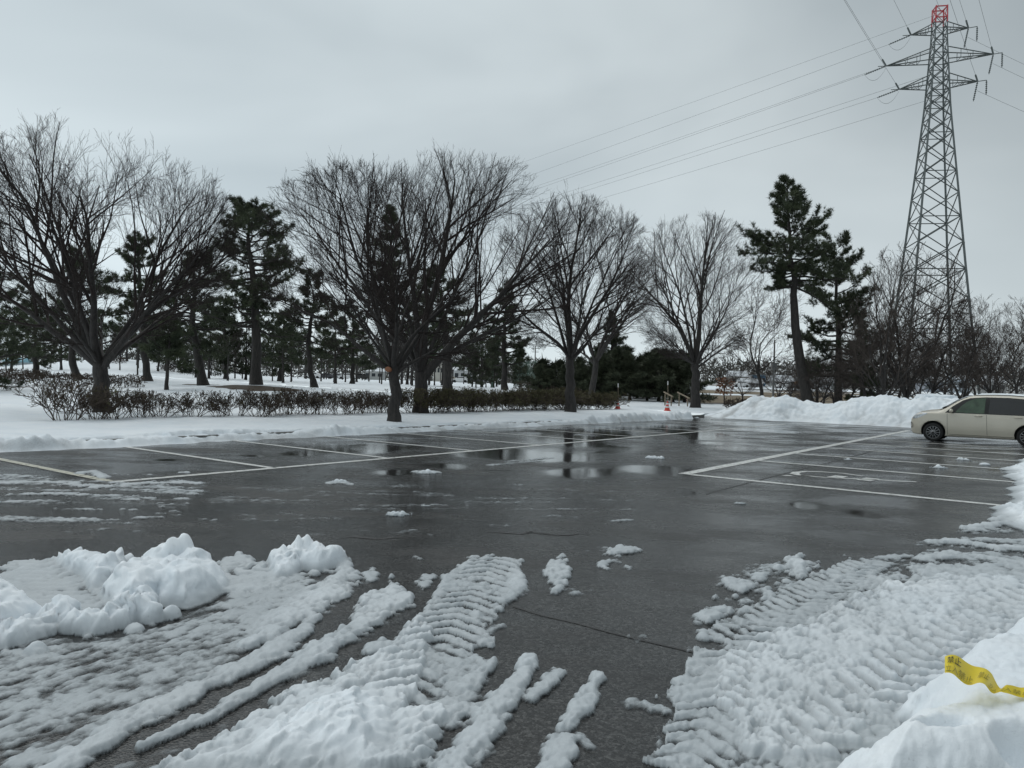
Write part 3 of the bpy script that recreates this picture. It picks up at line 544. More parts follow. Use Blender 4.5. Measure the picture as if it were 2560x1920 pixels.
film(PA(za, [(1100, 160), (2600, 40), (3600, 120), (3400, 300), (3000, 400), (1900, 440), (1300, 330)]), 0.012, 0.36, fx=(0.45, 2.2), ang=math.radians(8))
for pts, hw, H in [([(2640, 30), (2760, 18), (2900, 5)], .12, .03), ([(2730, 10), (2860, 0), (2960, -12)], .10, .025), ([(2230, 66), (2300, 62), (2360, 70)], .08, .04), ([(1850, 265), (1960, 268), (2060, 262)], .06, .02), ([(3300, 330), (3400, 326)], .06, .025)]: ridge_(PA(za, pts), hw, H, 0.9, 0.5)
rq = np.random.RandomState(77)           # broken bits round the feet of the slabs
for f_, pts in [(za, [(270, 720), (500, 860), (640, 840), (800, 830), (1000, 810), (1180, 720), (1230, 640)]), (za, [(0, 1050), (250, 1020), (500, 960), (700, 920), (860, 880)]), (za, [(1480, 650), (1600, 620), (1750, 610), (1850, 580)]), (zb, [(200, 1110), (420, 990), (540, 900), (600, 820)]), (zc, [(300, 760), (420, 700), (640, 620), (800, 560), (1000, 540)]), (zc, [(120, 1260), (200, 1000), (180, 900), (320, 820)])]:
    P_ = np.array(pts, float)
    for _ in range(15):
        k_ = rq.rand() * (len(P_) - 1); a_ = int(k_); q_ = P_[a_] + (P_[a_ + 1] - P_[a_]) * (k_ - a_) + rq.randn(2) * 26; r_ = 0.018 + 0.035 * rq.rand() ** 2; bump_(f_, q_[0], q_[1], r_, r_ * (0.7 + 0.5 * rq.rand()))
# --- right: churned slush with tyre ribs, then deep smooth snow
film(PA(zc, [(60, 1700), (150, 1250), (200, 860), (330, 640), (700, 500), (900, 600), (1250, 520), (1700, 350), (1900, 300), (2600, 300), (2600, 1700)]), 0.028, 0.50, fx=(0.9, 1.8), ang=math.radians(25))
area(PA(zc, [(40, 1720), (180, 1500), (260, 1340), (200, 1260), (300, 1180), (240, 1100), (215, 1045), (300, 1000), (300, 920), (400, 860), (560, 760), (720, 660), (860, 690), (920, 640), (1100, 590), (1160, 640), (1300, 690), (1450, 610), (1700, 630), (2700, 700), (2700, 1750)]), 0.036, 0.10, 0.16, 1.05)
ribs(PA(zc, [(1100, 560), (950, 640), (760, 760), (560, 880), (330, 1010)]), 0.20, 0.080, 0.7, 0.040, -0.010)
ribs(PA(zc, [(350, 1040), (300, 1180), (270, 1350), (190, 1550), (110, 1720)]), 0.17, 0.078, -0.9, 0.044, 0.008)
area(PA(zc, [(560, 1010), (850, 880), (1000, 790), (1250, 710), (1500, 650), (1800, 660), (2600, 760), (2600, 1300), (1900, 900), (1400, 1200), (1100, 1400), (800, 1560), (500, 1560), (340, 1300), (330, 1120)]), 0.078, 0.16, 0.10, 0.42)
for P, H in [([(330, 655), (400, 640), (490, 690), (420, 725), (350, 705)], .05), ([(640, 540), (750, 520), (790, 600), (740, 650), (690, 600)], .06), ([(240, 745), (290, 735), (290, 765)], .03), ([(190, 870), (290, 800), (340, 830), (250, 885)], .05), ([(860, 630), (960, 620), (960, 660), (890, 670)], .05),
             ([(980, 560), (1140, 565), (1150, 600), (1000, 600)], .03), ([(520, 710), (600, 700), (590, 760), (530, 760)], .045), ([(120, 1005), (155, 1000), (160, 1030), (130, 1030)], .03)]: area(PA(zc, P), H, 0.045, 0.09, 0.6)
ribs(PA(zc, [(2300, 620), (1850, 830), (1550, 1010), (1250, 1200), (1000, 1400), (760, 1640)]), 0.21, 0.100, 0.8, 0.050, 0.030)
area(PA(zc, [(1180, 660), (1450, 570), (1700, 560), (2400, 560), (2400, 760), (1500, 680)]), 0.045, 0.12, 0.18, 0.8)
for pts, hw, H in [([(1450, 450), (1600, 445), (1800, 480), (2200, 500)], .10, .07), ([(1400, 540), (1560, 510), (1900, 560), (2300, 570)], .11, .06), ([(1640, 375), (1800, 350), (1950, 345), (2200, 350)], .10, .08), ([(1200, 530), (1320, 520)], .06, .03), ([(1650, 430), (1939, 440)], .08, .05), ([(1780, 330), (1900, 300)], .08, .07)]:
    ridge_(PA(zc, pts), hw, H, 0.8, 0.25)
area(PA(zc, [(1880, 40, .05), (1925, 120, .05), (1900, 230), (1850, 300), (1880, 360), (2000, 400), (2700, 420), (2700, -40, .1), (1960, -20, .1)]), 0.10, 0.2, 0.15, 0.4)
m = area(PA(zc, [(2900, 560, .28), (2150, 740, .28), (1939, 850, .26), (1700, 1010, .24), (1500, 1150, .2), (1330, 1280, .12), (1400, 1440, .08), (1220, 1560, .06), (1080, 1720, .04), (1200, 1900, .05), (2900, 1900, .05)]), 0.30, 0.16, 0.08, 0.12)
cov = ss(0.0, 1.0, 1.20 * amt + 1.20 * (gran - 0.58)) * ss(0.02, 0.12, amt)          # clumps close up as the cover gets denser
th = 0.62 * base * cov * (0.74 + 0.46 * gran) * (0.12 + 0.88 * tread) * np.where(tread < 0.25, tread * 4, 1)
solid = np.where((solid > 0.004) & (m < 0.02), solid * 0.86, solid)
solid = np.where(solid > 0.004, solid * (0.35 + 0.65 * np.maximum(tread, ss(0.06, 0.12, solid))) + 0.012 * (gran - 0.5), solid)
solid = solid + np.where(solid > 0.02, ss(0.02, 0.10, solid) * ((clods(wx_ * 4.2, wy_ * 4.2, 95) - 0.35) * 0.03 + 0.10 * (0.5 - np.abs(fbm(Xg * 3.1, Yg * 3.1, 97, 4) - 0.5) * 4) * 0.35 + 0.05 * n2 + 0.035 * n3 + 0.03 * (g2 - 0.4) * ss(0.30, 0.10, solid)) * (1 - 0.75 * m), 0)
th = np.maximum(th, solid) + m * (0.07 * n1 + 0.016 * n2) - 0.0012
for X, Y, r, dep in [(1490, 1520, .10, .16), (690, 1060, .05, .09), (1030, 790, .07, .10), (1900, 1590, .09, .10), (1100, 1540, .06, .05), (1320, 1400, .07, .04), (1040, 1330, .06, .03)]:
    c = zc(X, Y, .2 if X > 1400 else .05); q = np.hypot((Xg - c[0]) / r, (Yg - c[1]) / (r * 0.6)); th = th - dep * ss(1.2, 0.5, q * (1 + 0.6 * n2)) * (th > 0.03)
thick = np.maximum(th, 0.0); Z = np.where(th > 0, th + 0.004, -0.006)
Z = Z + np.where(th > 0.006, (n3 * 0.007 + (g3 - 0.3) * 0.004) * np.clip(1 - th * 2.5, 0.15, 1), 0)
thick = thick * (0.70 + 0.7 * fbm(Xg * 2.2, Yg * 2.2, 87, 3))
dirt = np.clip(ss(0.05, 0.0, th) * 0.15, 0, 1)
stp = ss(0.03, 0.09, solid) * (1 - m)                 # crumbly flanks: sideways offsets that change with height
Xd = Xg + stp * 0.024 * (fbm(Yg * 8 + 3, Z * 20, 101, 3) - 0.5) * 2; Yd = Yg + stp * 0.024 * (fbm(Xg * 8 - 7, Z * 20 + 9, 103, 3) - 0.5) * 2; Z = Z + stp * 0.03 * (fbm(Xg * 10, Yg * 10 + Z * 8, 105, 3) - 0.5)
me = grid_mesh('slush', Xd, Yd, Z, th > 0.0005, {'thick': thick, 'dirt': dirt, 'bare': np.zeros(th.shape)})
obj('slush', me, M['slush'], kind='stuff', label='slush and tyre marked snow on the near asphalt')

# ------------------------------------------------------------------ trees
def nrm(v): return v / (np.linalg.norm(v, axis=-1, keepdims=True) + 1e-9)
def grow(rs, P0, D0, Ln, m, wig, trop):
    n = len(P0); P = np.zeros((n, m, 3)); P[:, 0] = P0; d = D0.copy(); st = (Ln / (m - 1))[:, None]
    for i in range(1, m):
        d = nrm(d + rs.randn(n, 3) * wig + np.array([0, 0, trop])); P[:, i] = P[:, i - 1] + d * st
    return P
def along(P, idx, u):                    # point and direction on path idx at parameter u
    m = P.shape[1]; f = u * (m - 1); i = np.clip(f.astype(int), 0, m - 2); t = (f - i)[:, None]
    a, b = P[idx, i], P[idx, i + 1]; return a * (1 - t) + b * t, nrm(b - a)
def off(rs, D, ang):                     # turn directions away by ang about a random axis
    n = len(D); r = rs.randn(n, 3); r = nrm(r - (r * D).sum(1, keepdims=True) * D); return nrm(D * np.cos(ang)[:, None] + r * np.sin(ang)[:, None])
def env_len(P, D, c, ax):                # distance along D to the crown ellipsoid
    p = (P - c) / ax; d = D / ax; A = (d * d).sum(1); B = (p * d).sum(1); Cc = (p * p).sum(1) - 1
    disc = B * B - A * Cc; r = (-B + np.sqrt(np.maximum(disc, 0))) / A
    return np.where(((disc < 0) | (r < 0.02)) & (p[:, 2] < -0.2), 0.45 * ax.mean(), np.clip(r, 0.15, None))
def bare_tree(seed, trunk, r0, centre, ax, nl=11, spread=(10, 60), kids=(10, 6, 5, 5), rmin=0.0037, wig=0.07, stems=None, trunk_k=12, ang=(20, 46)):
    """trunk: list of points (local) up to the fork; centre/ax: crown ellipsoid; returns trunk mesh, crown mesh"""
    rs = np.random.RandomState(seed); centre = np.array(centre, float); ax = np.array(ax, float)
    T = np.array(trunk, float); mb = MB(); tt = np.linspace(0, 1, 9)
    k_ = np.linspace(0, 1, len(T)); TP = np.stack([np.interp(tt, k_, T[:, i]) for i in range(3)], 1); TP[1:-1] += rs.randn(7, 3) * r0 * 0.12
    TR = r0 * (1 - 0.28 * tt); TR[0] *= 1.45; TR[1] *= 1.08
    TP = np.insert(TP, 1, TP[0] + (TP[1] - TP[0]) * 0.3, 0); TR = np.insert(TR, 1, r0 * 1.16)
    mb.tube(TP, TR, trunk_k)
    fork = TP[-1]; n = nl; az = np.arange(n) * 2.39996 + rs.rand() * 6 + rs.randn(n) * 0.25
    pol = np.radians(spread[0] + (spread[1] - spread[0]) * np.sqrt((np.arange(n) + 0.5) / n) + rs.randn(n) * 4)
    D = np.stack([np.sin(pol) * np.cos(az), np.sin(pol) * np.sin(az), np.cos(pol)], 1)
    P0 = fork - (TP[-1] - TP[-3]) * (rs.rand(n, 1) * 0.55 + 0.05)
    if stems is not None:                # explicit main limbs (direction, relative start)
        k = len(stems); D[-k:] = nrm(np.array([s[0] for s in stems], float)); 
        for i, s in enumerate(stems): P0[n - k + i] = TP[0] + (TP[-1] - TP[0]) * s[1]
    Ln = env_len(P0, D, centre, ax) * (0.80 + 0.22 * rs.rand(n))
    Ln = np.maximum(Ln, 0.55 * np.median(Ln))
    up = nrm(D * np.array([0.85, 0.85, 1.0]) + np.array([0, 0, 0.12]))
    m0 = 11; P = np.zeros((n, m0, 3)); P[:, 0] = P0; d = up.copy(); stp = (Ln / (m0 - 1))[:, None]
    for i in range(1, m0):
        d = nrm(d * 0.8 + D * 0.2 + rs.randn(n, 3) * wig + np.array([0, 0, 0.025])); P[:, i] = P[:, i - 1] + d * stp
    R0 = r0 * 0.72 * (0.50 + 0.45 * rs.rand(n)) * (Ln / Ln.max()) ** 0.5 * (9.0 / n) ** 0.35
    if stems is not None: R0[-len(stems):] = [r0 * s[2] for s in stems]
    tl = np.linspace(0, 1, m0); R = R0[:, None] * (1 - 0.86 * tl ** 0.85)[None]
    V, Q = tubes(P, R, 7); mb.add(V, Q); trunk_me = mb.build('trunk', True)
    cb = MB(); sides = (5, 4, 3, 3); segs = (7, 5, 3, 2)
    for lv in range(len(kids)):
        n = len(P); kc = kids[lv]; idx = np.repeat(np.arange(n), kc)
        lo = (0.30, 0.16, 0.12, 0.15)[lv]; u = np.clip(lo + (1 - lo) * ((np.tile(np.arange(kc), n) + rs.rand(n * kc)) / kc), 0, 0.985)
        p, d0 = along(P, idx, u); ok_ = (np.linalg.norm((p - centre) / ax, axis=1) < 0.98) | (p[:, 2] < centre[2] - 0.75 * ax[2]) | (rs.rand(len(p)) < 0.25); idx, u, p, d0 = idx[ok_], u[ok_], p[ok_], d0[ok_]
        a = np.radians((ang[0] + (ang[1] - ang[0]) * rs.rand(len(idx))) * (1.25, 1.0, 1.0, 1.0)[lv]); dd = off(rs, d0, a)
        outw = nrm((p - centre) * np.array([1, 1, 0.6])); dd = nrm(dd + outw * 0.10 + np.array([0, 0, 0.12]))
        plen = np.linalg.norm(P[:, -1] - P[:, 0], axis=1)[idx]
        frac = (0.80, 0.62, 0.55, 0.55)[lv]
        ln = np.minimum(env_len(p, dd, centre, ax) * (0.75 + 0.40 * rs.rand(len(idx))), plen * frac * (1.12 - 0.55 * u) * (0.7 + 0.6 * rs.rand(len(idx))))
        ln = np.maximum(ln, (0.7, 0.45, 0.28, 0.16)[lv] * (0.7 + 0.6 * rs.rand(len(idx))))
        m = segs[lv]; tr = np.clip(R[idx, 0] * (1 - 0.8 * u), rmin, None); r = np.clip(tr * (0.55, 0.55, 0.6, 0.6)[lv], rmin, (0.06, 0.028, 0.013, 0.008)[lv])
        P = grow(rs, p, dd, ln, m, wig * (1.0, 1.2, 1.6, 1.8)[lv], 0.03); R = np.clip(r[:, None] * (1 - 0.75 * np.linspace(0, 1, m))[None], rmin * 0.65, None)
        V, Q = tubes(P, R, sides[lv]); cb.add(V, Q)
    return trunk_me, cb.build('crown', True)
def place_tree(name, label, cat, loc, meshes, mats, rz=0.0, sc=1.0, group=None, parts=('trunk', 'crown')):
    t = thing(name, label, cat, loc, rz, group, sc)
    for me, mt, pn in zip(meshes, mats, parts): obj(pn, me, mt, t)
    return t
BM = (M['bark'], M['twig'])
def local(base, px, py, depth): return at(px, py, depth) - base

zel = {}
def zelkova(key, seed, base, fork, crown, label, r0, **k):
    """base/fork: photo places; crown: left, right, top, bottom in the photo"""
    b = gnd(base[0], base[1], 0.2); b[2] = float(ter(b[0], b[1])) - 0.08; dep = b[1]
    f = local(b, fork[0], fork[1], dep); l, r, t, bt = crown
    c = local(b, (l + r) / 2, (t + bt) / 2, dep); ax = ((r - l) / 2 / F * dep * 1.06, (r - l) / 2 / F * dep * 0.9, (bt - t) / 2 / F * dep)
    me = bare_tree(seed, [(0, 0, 0), f * 0.5 + np.array([0.03, 0, 0]), f], r0, c, ax, **k)
    return place_tree('zelkova_tree', label, 'tree', b, me, BM, group='bare zelkovas along the lot')
zelkova('a', 11, (255, 1030), (250, 905), (-75, 570, 300, 905), 'large bare zelkova standing in the twiggy hedge left of the others', 0.28, nl=13, spread=(2, 74), stems=[((0.62, -.2, 0.55), 0.80, .42), ((-0.9, 0.1, 0.75), .92, .5), ((-.55, -.3, .9), .95, .5), ((.75, .2, .75), .95, .48)])
z2 = zelkova('b', 12, (985, 1053), (984, 915), (625, 1200, 415, 890), 'bare zelkova nearest the kerb with a pale orange cut scar on its trunk', 0.20, nl=11, spread=(4, 74), stems=[((-0.95, 0.05, 0.42), .90, .42), ((0.75, 0.1, 0.8), .97, .45), ((-.5, .25, .9), .97, .5)])
zelkova('c', 13, (1052, 1032), (1050, 930), (850, 1455, 385, 880), 'thick forked bare zelkova standing behind the one with the cut scar', 0.31, nl=13, spread=(2, 74), stems=[((0.72, -0.1, 0.72), .80, .66), ((0.02, 0.15, 1.0), .92, .72), ((0.92, 0.1, 0.45), 1.0, .40), ((-.45, -.2, .9), 1.0, .45)])
zelkova('d', 14, (1425, 1030), (1424, 890), (1230, 1640, 490, 880), 'bare zelkova with tall straight trunk left of the two traffic cones', 0.25, nl=12, spread=(2, 72), stems=[((0.03, 0, 1.0), 1.0, .6), ((.45, .1, .9), 1.0, .5)])
zelkova('e', 15, (1475, 1012), (1490, 900), (1370, 1660, 560, 900), 'bare zelkova half hidden behind the straight trunked zelkova', 0.24, nl=8, spread=(8, 62), kids=(8, 5, 4, 3), stems=[((.75, 0, .7), .95, .5)])
zelkova('f', 16, (1738, 1020), (1738, 905), (1565, 1925, 535, 900), 'even fan shaped bare zelkova right of the traffic cones', 0.33, nl=16, spread=(2, 66), wig=0.055)
# pruned limb: pale cut face on the second tree
mb = MB(); a = np.linspace(0, 2 * math.pi, 15)[:-1]
mb.lathe([(0.0, 0.012), (0.06, 0.012), (0.095, 0.008), (0.105, -0.002), (0.11, -0.06), (0.10, -0.14)], k=14)
cs = obj('cut_scar', mb.build('cut_scar', True), simple('cut_wood', (0.24, 0.105, 0.055), 0.7, var=0.2, scale=30), z2, label='pale orange pruning scar')
q = at(972, 923, z2.location[1]) - np.array(z2.location); cs.location = (q[0], q[1] - 0.20, q[2]); cs.rotation_euler = (math.radians(80), 0, math.radians(-18)); cs.scale = (0.95, 0.75, 0.8)

# other bare trees: a few shapes, each copied with its parts
def unit_bare(seed, h, r0, w, fork, **k): return bare_tree(seed, [(0, 0, 0), (rs.randn() * 0.1, 0, h * fork * 0.5), (rs.randn() * 0.2, 0, h * fork)], r0, (0, 0, h * (0.5 + fork * 0.5)), (w / 2, w / 2, h * (0.5 - fork * 0.5) * 1.02), **k)
rs = np.random.RandomState(5)
UB = [unit_bare(31, 8, 0.13, 6.0, 0.22, nl=9, kids=(7, 5, 5, 3), spread=(5, 60), wig=0.12, rmin=0.007), unit_bare(32, 8, 0.15, 5.0, 0.10, nl=9, kids=(7, 5, 5, 3), spread=(4, 48), wig=0.12, rmin=0.007),
      unit_bare(33, 8, 0.12, 5.5, 0.30, nl=8, kids=(7, 5, 4, 2), spread=(8, 65), wig=0.15, rmin=0.007)]
far_b = [unit_bare(34, 8, 0.12, 4.6, 0.34, nl=6, kids=(6, 4, 4), spread=(5, 50), wig=0.13, rmin=0.014, trunk_k=7), unit_bare(35, 8, 0.11, 4.0, 0.42, nl=6, kids=(6, 4, 3), spread=(5, 58), wig=0.15, rmin=0.014, trunk_k=7)]
for px, dep, top, ui, lab in [(1905, 52, 690, 2, 'small crooked bare tree beside the thin lamp pole behind the snow bank'),
        (2215, 47, 640, 1, 'bare many stemmed tree behind the snow bank left of the pylon legs'), (2268, 50, 600, 1, 'tallest bare tree behind the snow bank in front of the pylon'), (2330, 49, 720, 0, 'bare spreading tree behind the snow bank under the pylon'),
        (2165, 52, 760, 2, 'low bare tree behind the snow bank just right of the pines'), (2405, 47, 740, 1, 'bare upright tree behind the car bonnet'), (2475, 50, 730, 0, 'bare tree rising above the front of the car roof'),
        (2545, 47, 750, 2, 'bare tree at the right border above the car'), (2620, 50, 720, 1, 'bare tree at the right border mostly out of view'), (2060, 50, 850, 0, 'thin low bare tree between the leaning pine and its neighbour'), (2440, 58, 800, 2, 'small bare tree behind the car between two taller ones')]:
    b = td(px, dep); h = (CAMH + (960 + 0.0288 * (px - 1280) - top) / F * dep) - b[2]
    place_tree('bare_tree', lab, 'tree', b - np.array([0, 0, 0.1]), UB[ui], (M['bark'], M['twig2']), rs.rand() * 6.28, h / 8 * np.array([1.0, 1.0, 1.0]), 'bare trees behind the snow bank')

for k, (px, dep, top, ui) in enumerate([(1858, 56, 905, 2), (1945, 58, 880, 0), (1975, 60, 900, 2), (2048, 56, 870, 1), (2085, 60, 890, 0), (2125, 58, 860, 2), (2190, 55, 840, 0), (2245, 60, 830, 2), (2300, 56, 850, 1), (2360, 58, 850, 2), (2505, 58, 830, 1), (2015, 62, 915, 1)]):
    b = td(px, dep); h = (CAMH + (960 + 0.0288 * (px - 1280) - top) / F * dep) - b[2]
    place_tree('brush_tree', ('low bare brush tree right of the fan shaped zelkova', 'low bare brush tree just right of the thin grey pole', 'second low bare brush tree right of the thin grey pole', 'low bare brush tree behind the leaning pine trunk', 'low bare brush tree under the dense right pine', 'low bare brush tree right of the dense right pine', 'low bare brush tree left of the pylon legs', 'low bare brush tree behind the left pylon legs', 'low bare brush tree between the pylon legs', 'low bare brush tree by the right pylon leg', 'low bare brush tree above the car roof', 'low bare brush tree just left of the leaning pine trunk')[k], 'tree', b - np.array([0, 0, 0.1]), UB[ui], (M['bark'], M['twig2']), rs.rand() * 6.28, h / 8 * np.array([1.5, 1.5, 1.0]), 'brush behind the snow bank')

# pines
def blades(rs, T, D, K, ln, wd):         # needle tufts: K narrow triangles at each point
    n = len(T); T = np.repeat(T, K, 0); D = np.repeat(D, K, 0); d = nrm(D * 0.75 + rs.randn(n * K, 3) * 0.55); side = nrm(np.cross(d, rs.randn(n * K, 3))); L_ = ln * (0.7 + 0.6 * rs.rand(n * K, 1))
    b = T + d * 0.01; V = np.stack([b - side * wd / 2, b + side * wd / 2, b + d * L_], 1).reshape(-1, 3); return V, np.arange(n * K * 3).reshape(-1, 3)
def pine(seed, path, r0, f0, Lf, nb, K=11, nln=0.26, nwd=0.034, el=(-8, 44), sub=11, bare=(), clump=1.0):
    rs = np.random.RandomState(seed); T = np.array(path, float); tt = np.linspace(0, 1, 14); kk = np.linspace(0, 1, len(T))
    TP = np.stack([np.interp(tt, kk, T[:, i]) for i in range(3)], 1); TP[1:-1, :2] += rs.randn(12, 2) * r0 * 0.18; TR = r0 * (1 - 0.90 * tt ** 1.1); TR[0] *= 1.35
    mb = MB(); mb.tube(TP, TR, 9); hgt = TP[-1, 2]
    f = f0 + (1 - f0) * (np.arange(nb) + rs.rand(nb) * 0.8) / nb; f = np.clip(f, 0, 0.995); az = np.arange(nb) * 2.39996 + rs.randn(nb) * 0.5
    P0 = np.stack([np.interp(f, tt, TP[:, i]) for i in range(3)], 1); g = (f - f0) / (1 - f0)
    e = np.radians(el[0] + (el[1] - el[0]) * g ** 1.3 + rs.randn(nb) * 7); D = np.stack([np.cos(e) * np.cos(az), np.cos(e) * np.sin(az), np.sin(e)], 1)
    Ln = np.array([Lf(x, a) for x, a in zip(g, az)]) * (0.65 + 0.55 * rs.rand(nb)); Ln = np.maximum(Ln, 0.25)
    m = 7; P = np.zeros((nb, m, 3)); P[:, 0] = P0; d = D.copy()
    for i in range(1, m):
        d = nrm(d + rs.randn(nb, 3) * 0.13 + np.array([0, 0, -0.05 if i < 3 else 0.13])); P[:, i] = P[:, i - 1] + d * (Ln / (m - 1))[:, None]
    R0 = np.clip(np.interp(f, tt, TR) * 0.45, 0.012, 0.10); V, Q = tubes(P, R0[:, None] * (1 - 0.85 * np.linspace(0, 1, m))[None], 5); mb.add(V, Q)
    idx = np.repeat(np.arange(nb), sub); u = np.clip(0.28 + 0.72 * (np.tile(np.arange(sub), nb) + rs.rand(nb * sub)) / sub, 0, 0.99); p, d0 = along(P, idx, u)
    side = nrm(np.cross(d0, np.array([0, 0, 1.0]))) * np.where(np.arange(nb * sub) % 2, 1, -1)[:, None]
    dd = nrm(d0 * (0.5 + 0.4 * rs.rand(nb * sub, 1)) + side * (0.4 + 0.6 * rs.rand(nb * sub, 1)) + rs.randn(nb * sub, 3) * 0.18 + np.array([0, 0, 0.10]))
    sl = np.clip(Ln[idx] * 0.46 * (1.1 - 0.75 * u) * (0.6 + 0.8 * rs.rand(nb * sub)), 0.16, 1.3); S = grow(rs, p, dd, sl, 4, 0.14, 0.12)
    V, Q = tubes(S, np.clip(R0[idx] * 0.28, 0.006, 0.02)[:, None] * np.array([[1, .8, .6, .4]]), 3); mb.add(V, Q)
    tn = np.clip((sl * 8.5 * clump).astype(int) + 3, 3, 12); i2 = np.repeat(np.arange(len(S)), tn); uu = 0.25 + 0.74 * rs.rand(len(i2)); q, dq = along(S, i2, uu)
    q = q + rs.randn(len(q), 3) * 0.06; dq = nrm(dq * 0.6 + rs.randn(len(q), 3) * 0.35 + np.array([0, 0, 0.45]))
    q = np.concatenate([q, P[:, -1], TP[-1:]]); dq = np.concatenate([dq, nrm(P[:, -1] - P[:, -2]), [[0, 0, 1.0]]])
    V, T3 = blades(rs, q, dq, K, nln, nwd)
    return mb.build('trunk', True), mesh('crown', V, None, T3, False)
PM = (M['pbark'], M['needle'])
def pine_px(seed, pts, dep, r0, f0, wpx, nb, label, Lf=None, name='pine_tree', mats=PM, **k):
    """pts: the trunk in the photo from foot to tip, at one depth"""
    b = td(pts[0][0], dep); b[2] -= 0.1; loc = [local(b, x, y, dep) for x, y in pts]; loc[0] = np.zeros(3); w = wpx / F * dep
    me = pine(seed, loc, r0, f0, Lf(w) if Lf else (lambda g, a: w * 1.1 * (1 - 0.74 * g ** 1.8) * (0.78 + 0.22 * math.sin(3 * a + 9 * g))), nb, **k)
    return place_tree(name, label, 'tree', b, me, mats, group='pines of the park')
pine_px(51, [(641, 965), (640, 820), (636, 700), (622, 600), (617, 525)], 51, 0.36, 0.24, 165, 70, 'broad dark pine with thick straight trunk on the brown earth mound')
pine_px(52, [(510, 960), (492, 880), (478, 800), (490, 720), (505, 640)], 56, 0.36, 0.30, 120, 44, 'pine with a leaning trunk left of the pine on the earth mound')
pine_px(53, [(787, 965), (772, 900), (775, 820), (782, 760), (775, 690)], 58, 0.26, 0.34, 80, 34, 'slender crooked pine right of the broad pine on the mound')
pine_px(54, [(-150, 985), (-140, 860), (-110, 700), (-90, 540)], 40, 0.40, 0.20, 240, 56, 'pine whose branches reach in from the left border')
pine_px(55, [(200, 950), (178, 890), (190, 800), (205, 700), (210, 640)], 62, 0.34, 0.28, 130, 42, 'pine with slanted trunk behind the large zelkova')
pine_px(56, [(372, 955), (360, 880), (352, 760), (345, 660), (340, 600)], 60, 0.30, 0.25, 100, 46, 'tall pine between the large zelkova and the leaning pine')
pine_px(57, [(990, 968), (985, 820), (978, 660), (975, 522)], 52, 0.28, 0.42, 115, 44, 'tall pointed pine right behind the tree with the cut scar', lambda w: (lambda g, a: w * (1.02 - g) * (0.8 + 0.2 * math.sin(4 * a + 8 * g)) + 0.1))
pine_px(58, [(1120, 968), (1122, 900), (1112, 820), (1100, 740), (1092, 680)], 57, 0.36, 0.42, 95, 30, 'pine with a swollen curved trunk foot right of the forked zelkova')
pine_px(59, [(1263, 962), (1260, 880), (1262, 800), (1268, 720)], 66, 0.28, 0.22, 66, 40, 'narrow pine standing alone left of the green net fence')
pine_px(60, [(1532, 985), (1530, 900), (1532, 785)], 74, 0.30, 0.10, 78, 52, 'dark cone shaped conifer rising above the young pine grove', lambda w: (lambda g, a: w * (1.02 - g) + 0.15), el=(-14, 25))
pine_px(61, [(2028, 1006), (1996, 880), (1984, 760), (1986, 680), (1972, 600), (1968, 455)], 50, 0.36, 0.50, 112, 60, 'tall leaning pine with a high dense crown behind the snow bank',
        lambda w: (lambda g, a: w * (0.62 + 0.75 * math.sin(math.pi * min(1, 0.18 + g * 0.8)) * (1 - 0.55 * g)) * (1 - 0.72 * g ** 3) * (1.0 if g > 0.25 else 0.55 + 0.5 * max(0, math.cos(a)))), K=11)
pine_px(62, [(2095, 1000), (2100, 880), (2092, 760), (2088, 610)], 55, 0.30, 0.18, 125, 60, 'dense pine close right of the tall leaning pine', lambda w: (lambda g, a: w * (0.95 - 0.62 * g ** 2)), K=10)
pine_px(63, [(418, 958), (420, 900), (424, 850), (420, 800)], 46, 0.12, 0.30, 60, 26, 'small pine in front of the leaning pine trunk')
pine_px(64, [(92, 950), (88, 850), (84, 740)], 72, 0.30, 0.22, 100, 40, 'pine far left behind the trimmed hedge')
pine_px(65, [(700, 962), (705, 880), (712, 790)], 80, 0.26, 0.22, 70, 36, 'pine behind and between the broad pine and the slender pine')
pine_px(66, [(565, 958), (562, 880), (560, 780)], 82, 0.28, 0.20, 80, 36, 'pine farther back left of the broad pine')
pine_px(67, [(880, 960), (884, 880), (880, 760)], 78, 0.26, 0.34, 70, 32, 'pine farther back left of the tree with the cut scar')
pine_px(68, [(2160, 1000), (2156, 900), (2150, 790)], 62, 0.24, 0.10, 60, 36, 'small dark pine behind the bare trees near the pylon')
# young pines: one shape per kind, copied
yp = [pine(71, [(0, 0, 0), (0.05, 0, 2.2), (0, 0, 4.6)], 0.09, 0.12, lambda g, a: 1.5 * (1.02 - g) + 0.2, 30, K=8, nln=0.3, nwd=0.04, el=(8, 60), sub=7), pine(72, [(0, 0, 0), (0.1, 0.05, 1.8), (0.2, 0, 3.8)], 0.10, 0.10, lambda g, a: 1.6 * (1.05 - g) + 0.25, 28, K=8, nln=0.3, nwd=0.04, el=(10, 65), sub=7)]
for i in range(34):
    px = 1335 + (i * 11.6) + rs.randn() * 5; dep = 62 + (i % 3) * 5; top = (912 if px < 1480 else 893) + rs.randn() * 12
    b = td(px, dep); h = CAMH + (960 + 0.0288 * (px - 1280) - top) / F * dep - b[2]
    place_tree('young_pine', 'young dense pine in the dark grove behind the traffic cones', 'tree', b - np.array([0, 0, .05]), yp[i % 2], (M['pbark'], M['needle2']), rs.rand() * 6, h / (4.6, 3.8)[i % 2] * np.array([1.45, 1.45, 1.0]), 'dark grove of young pines')
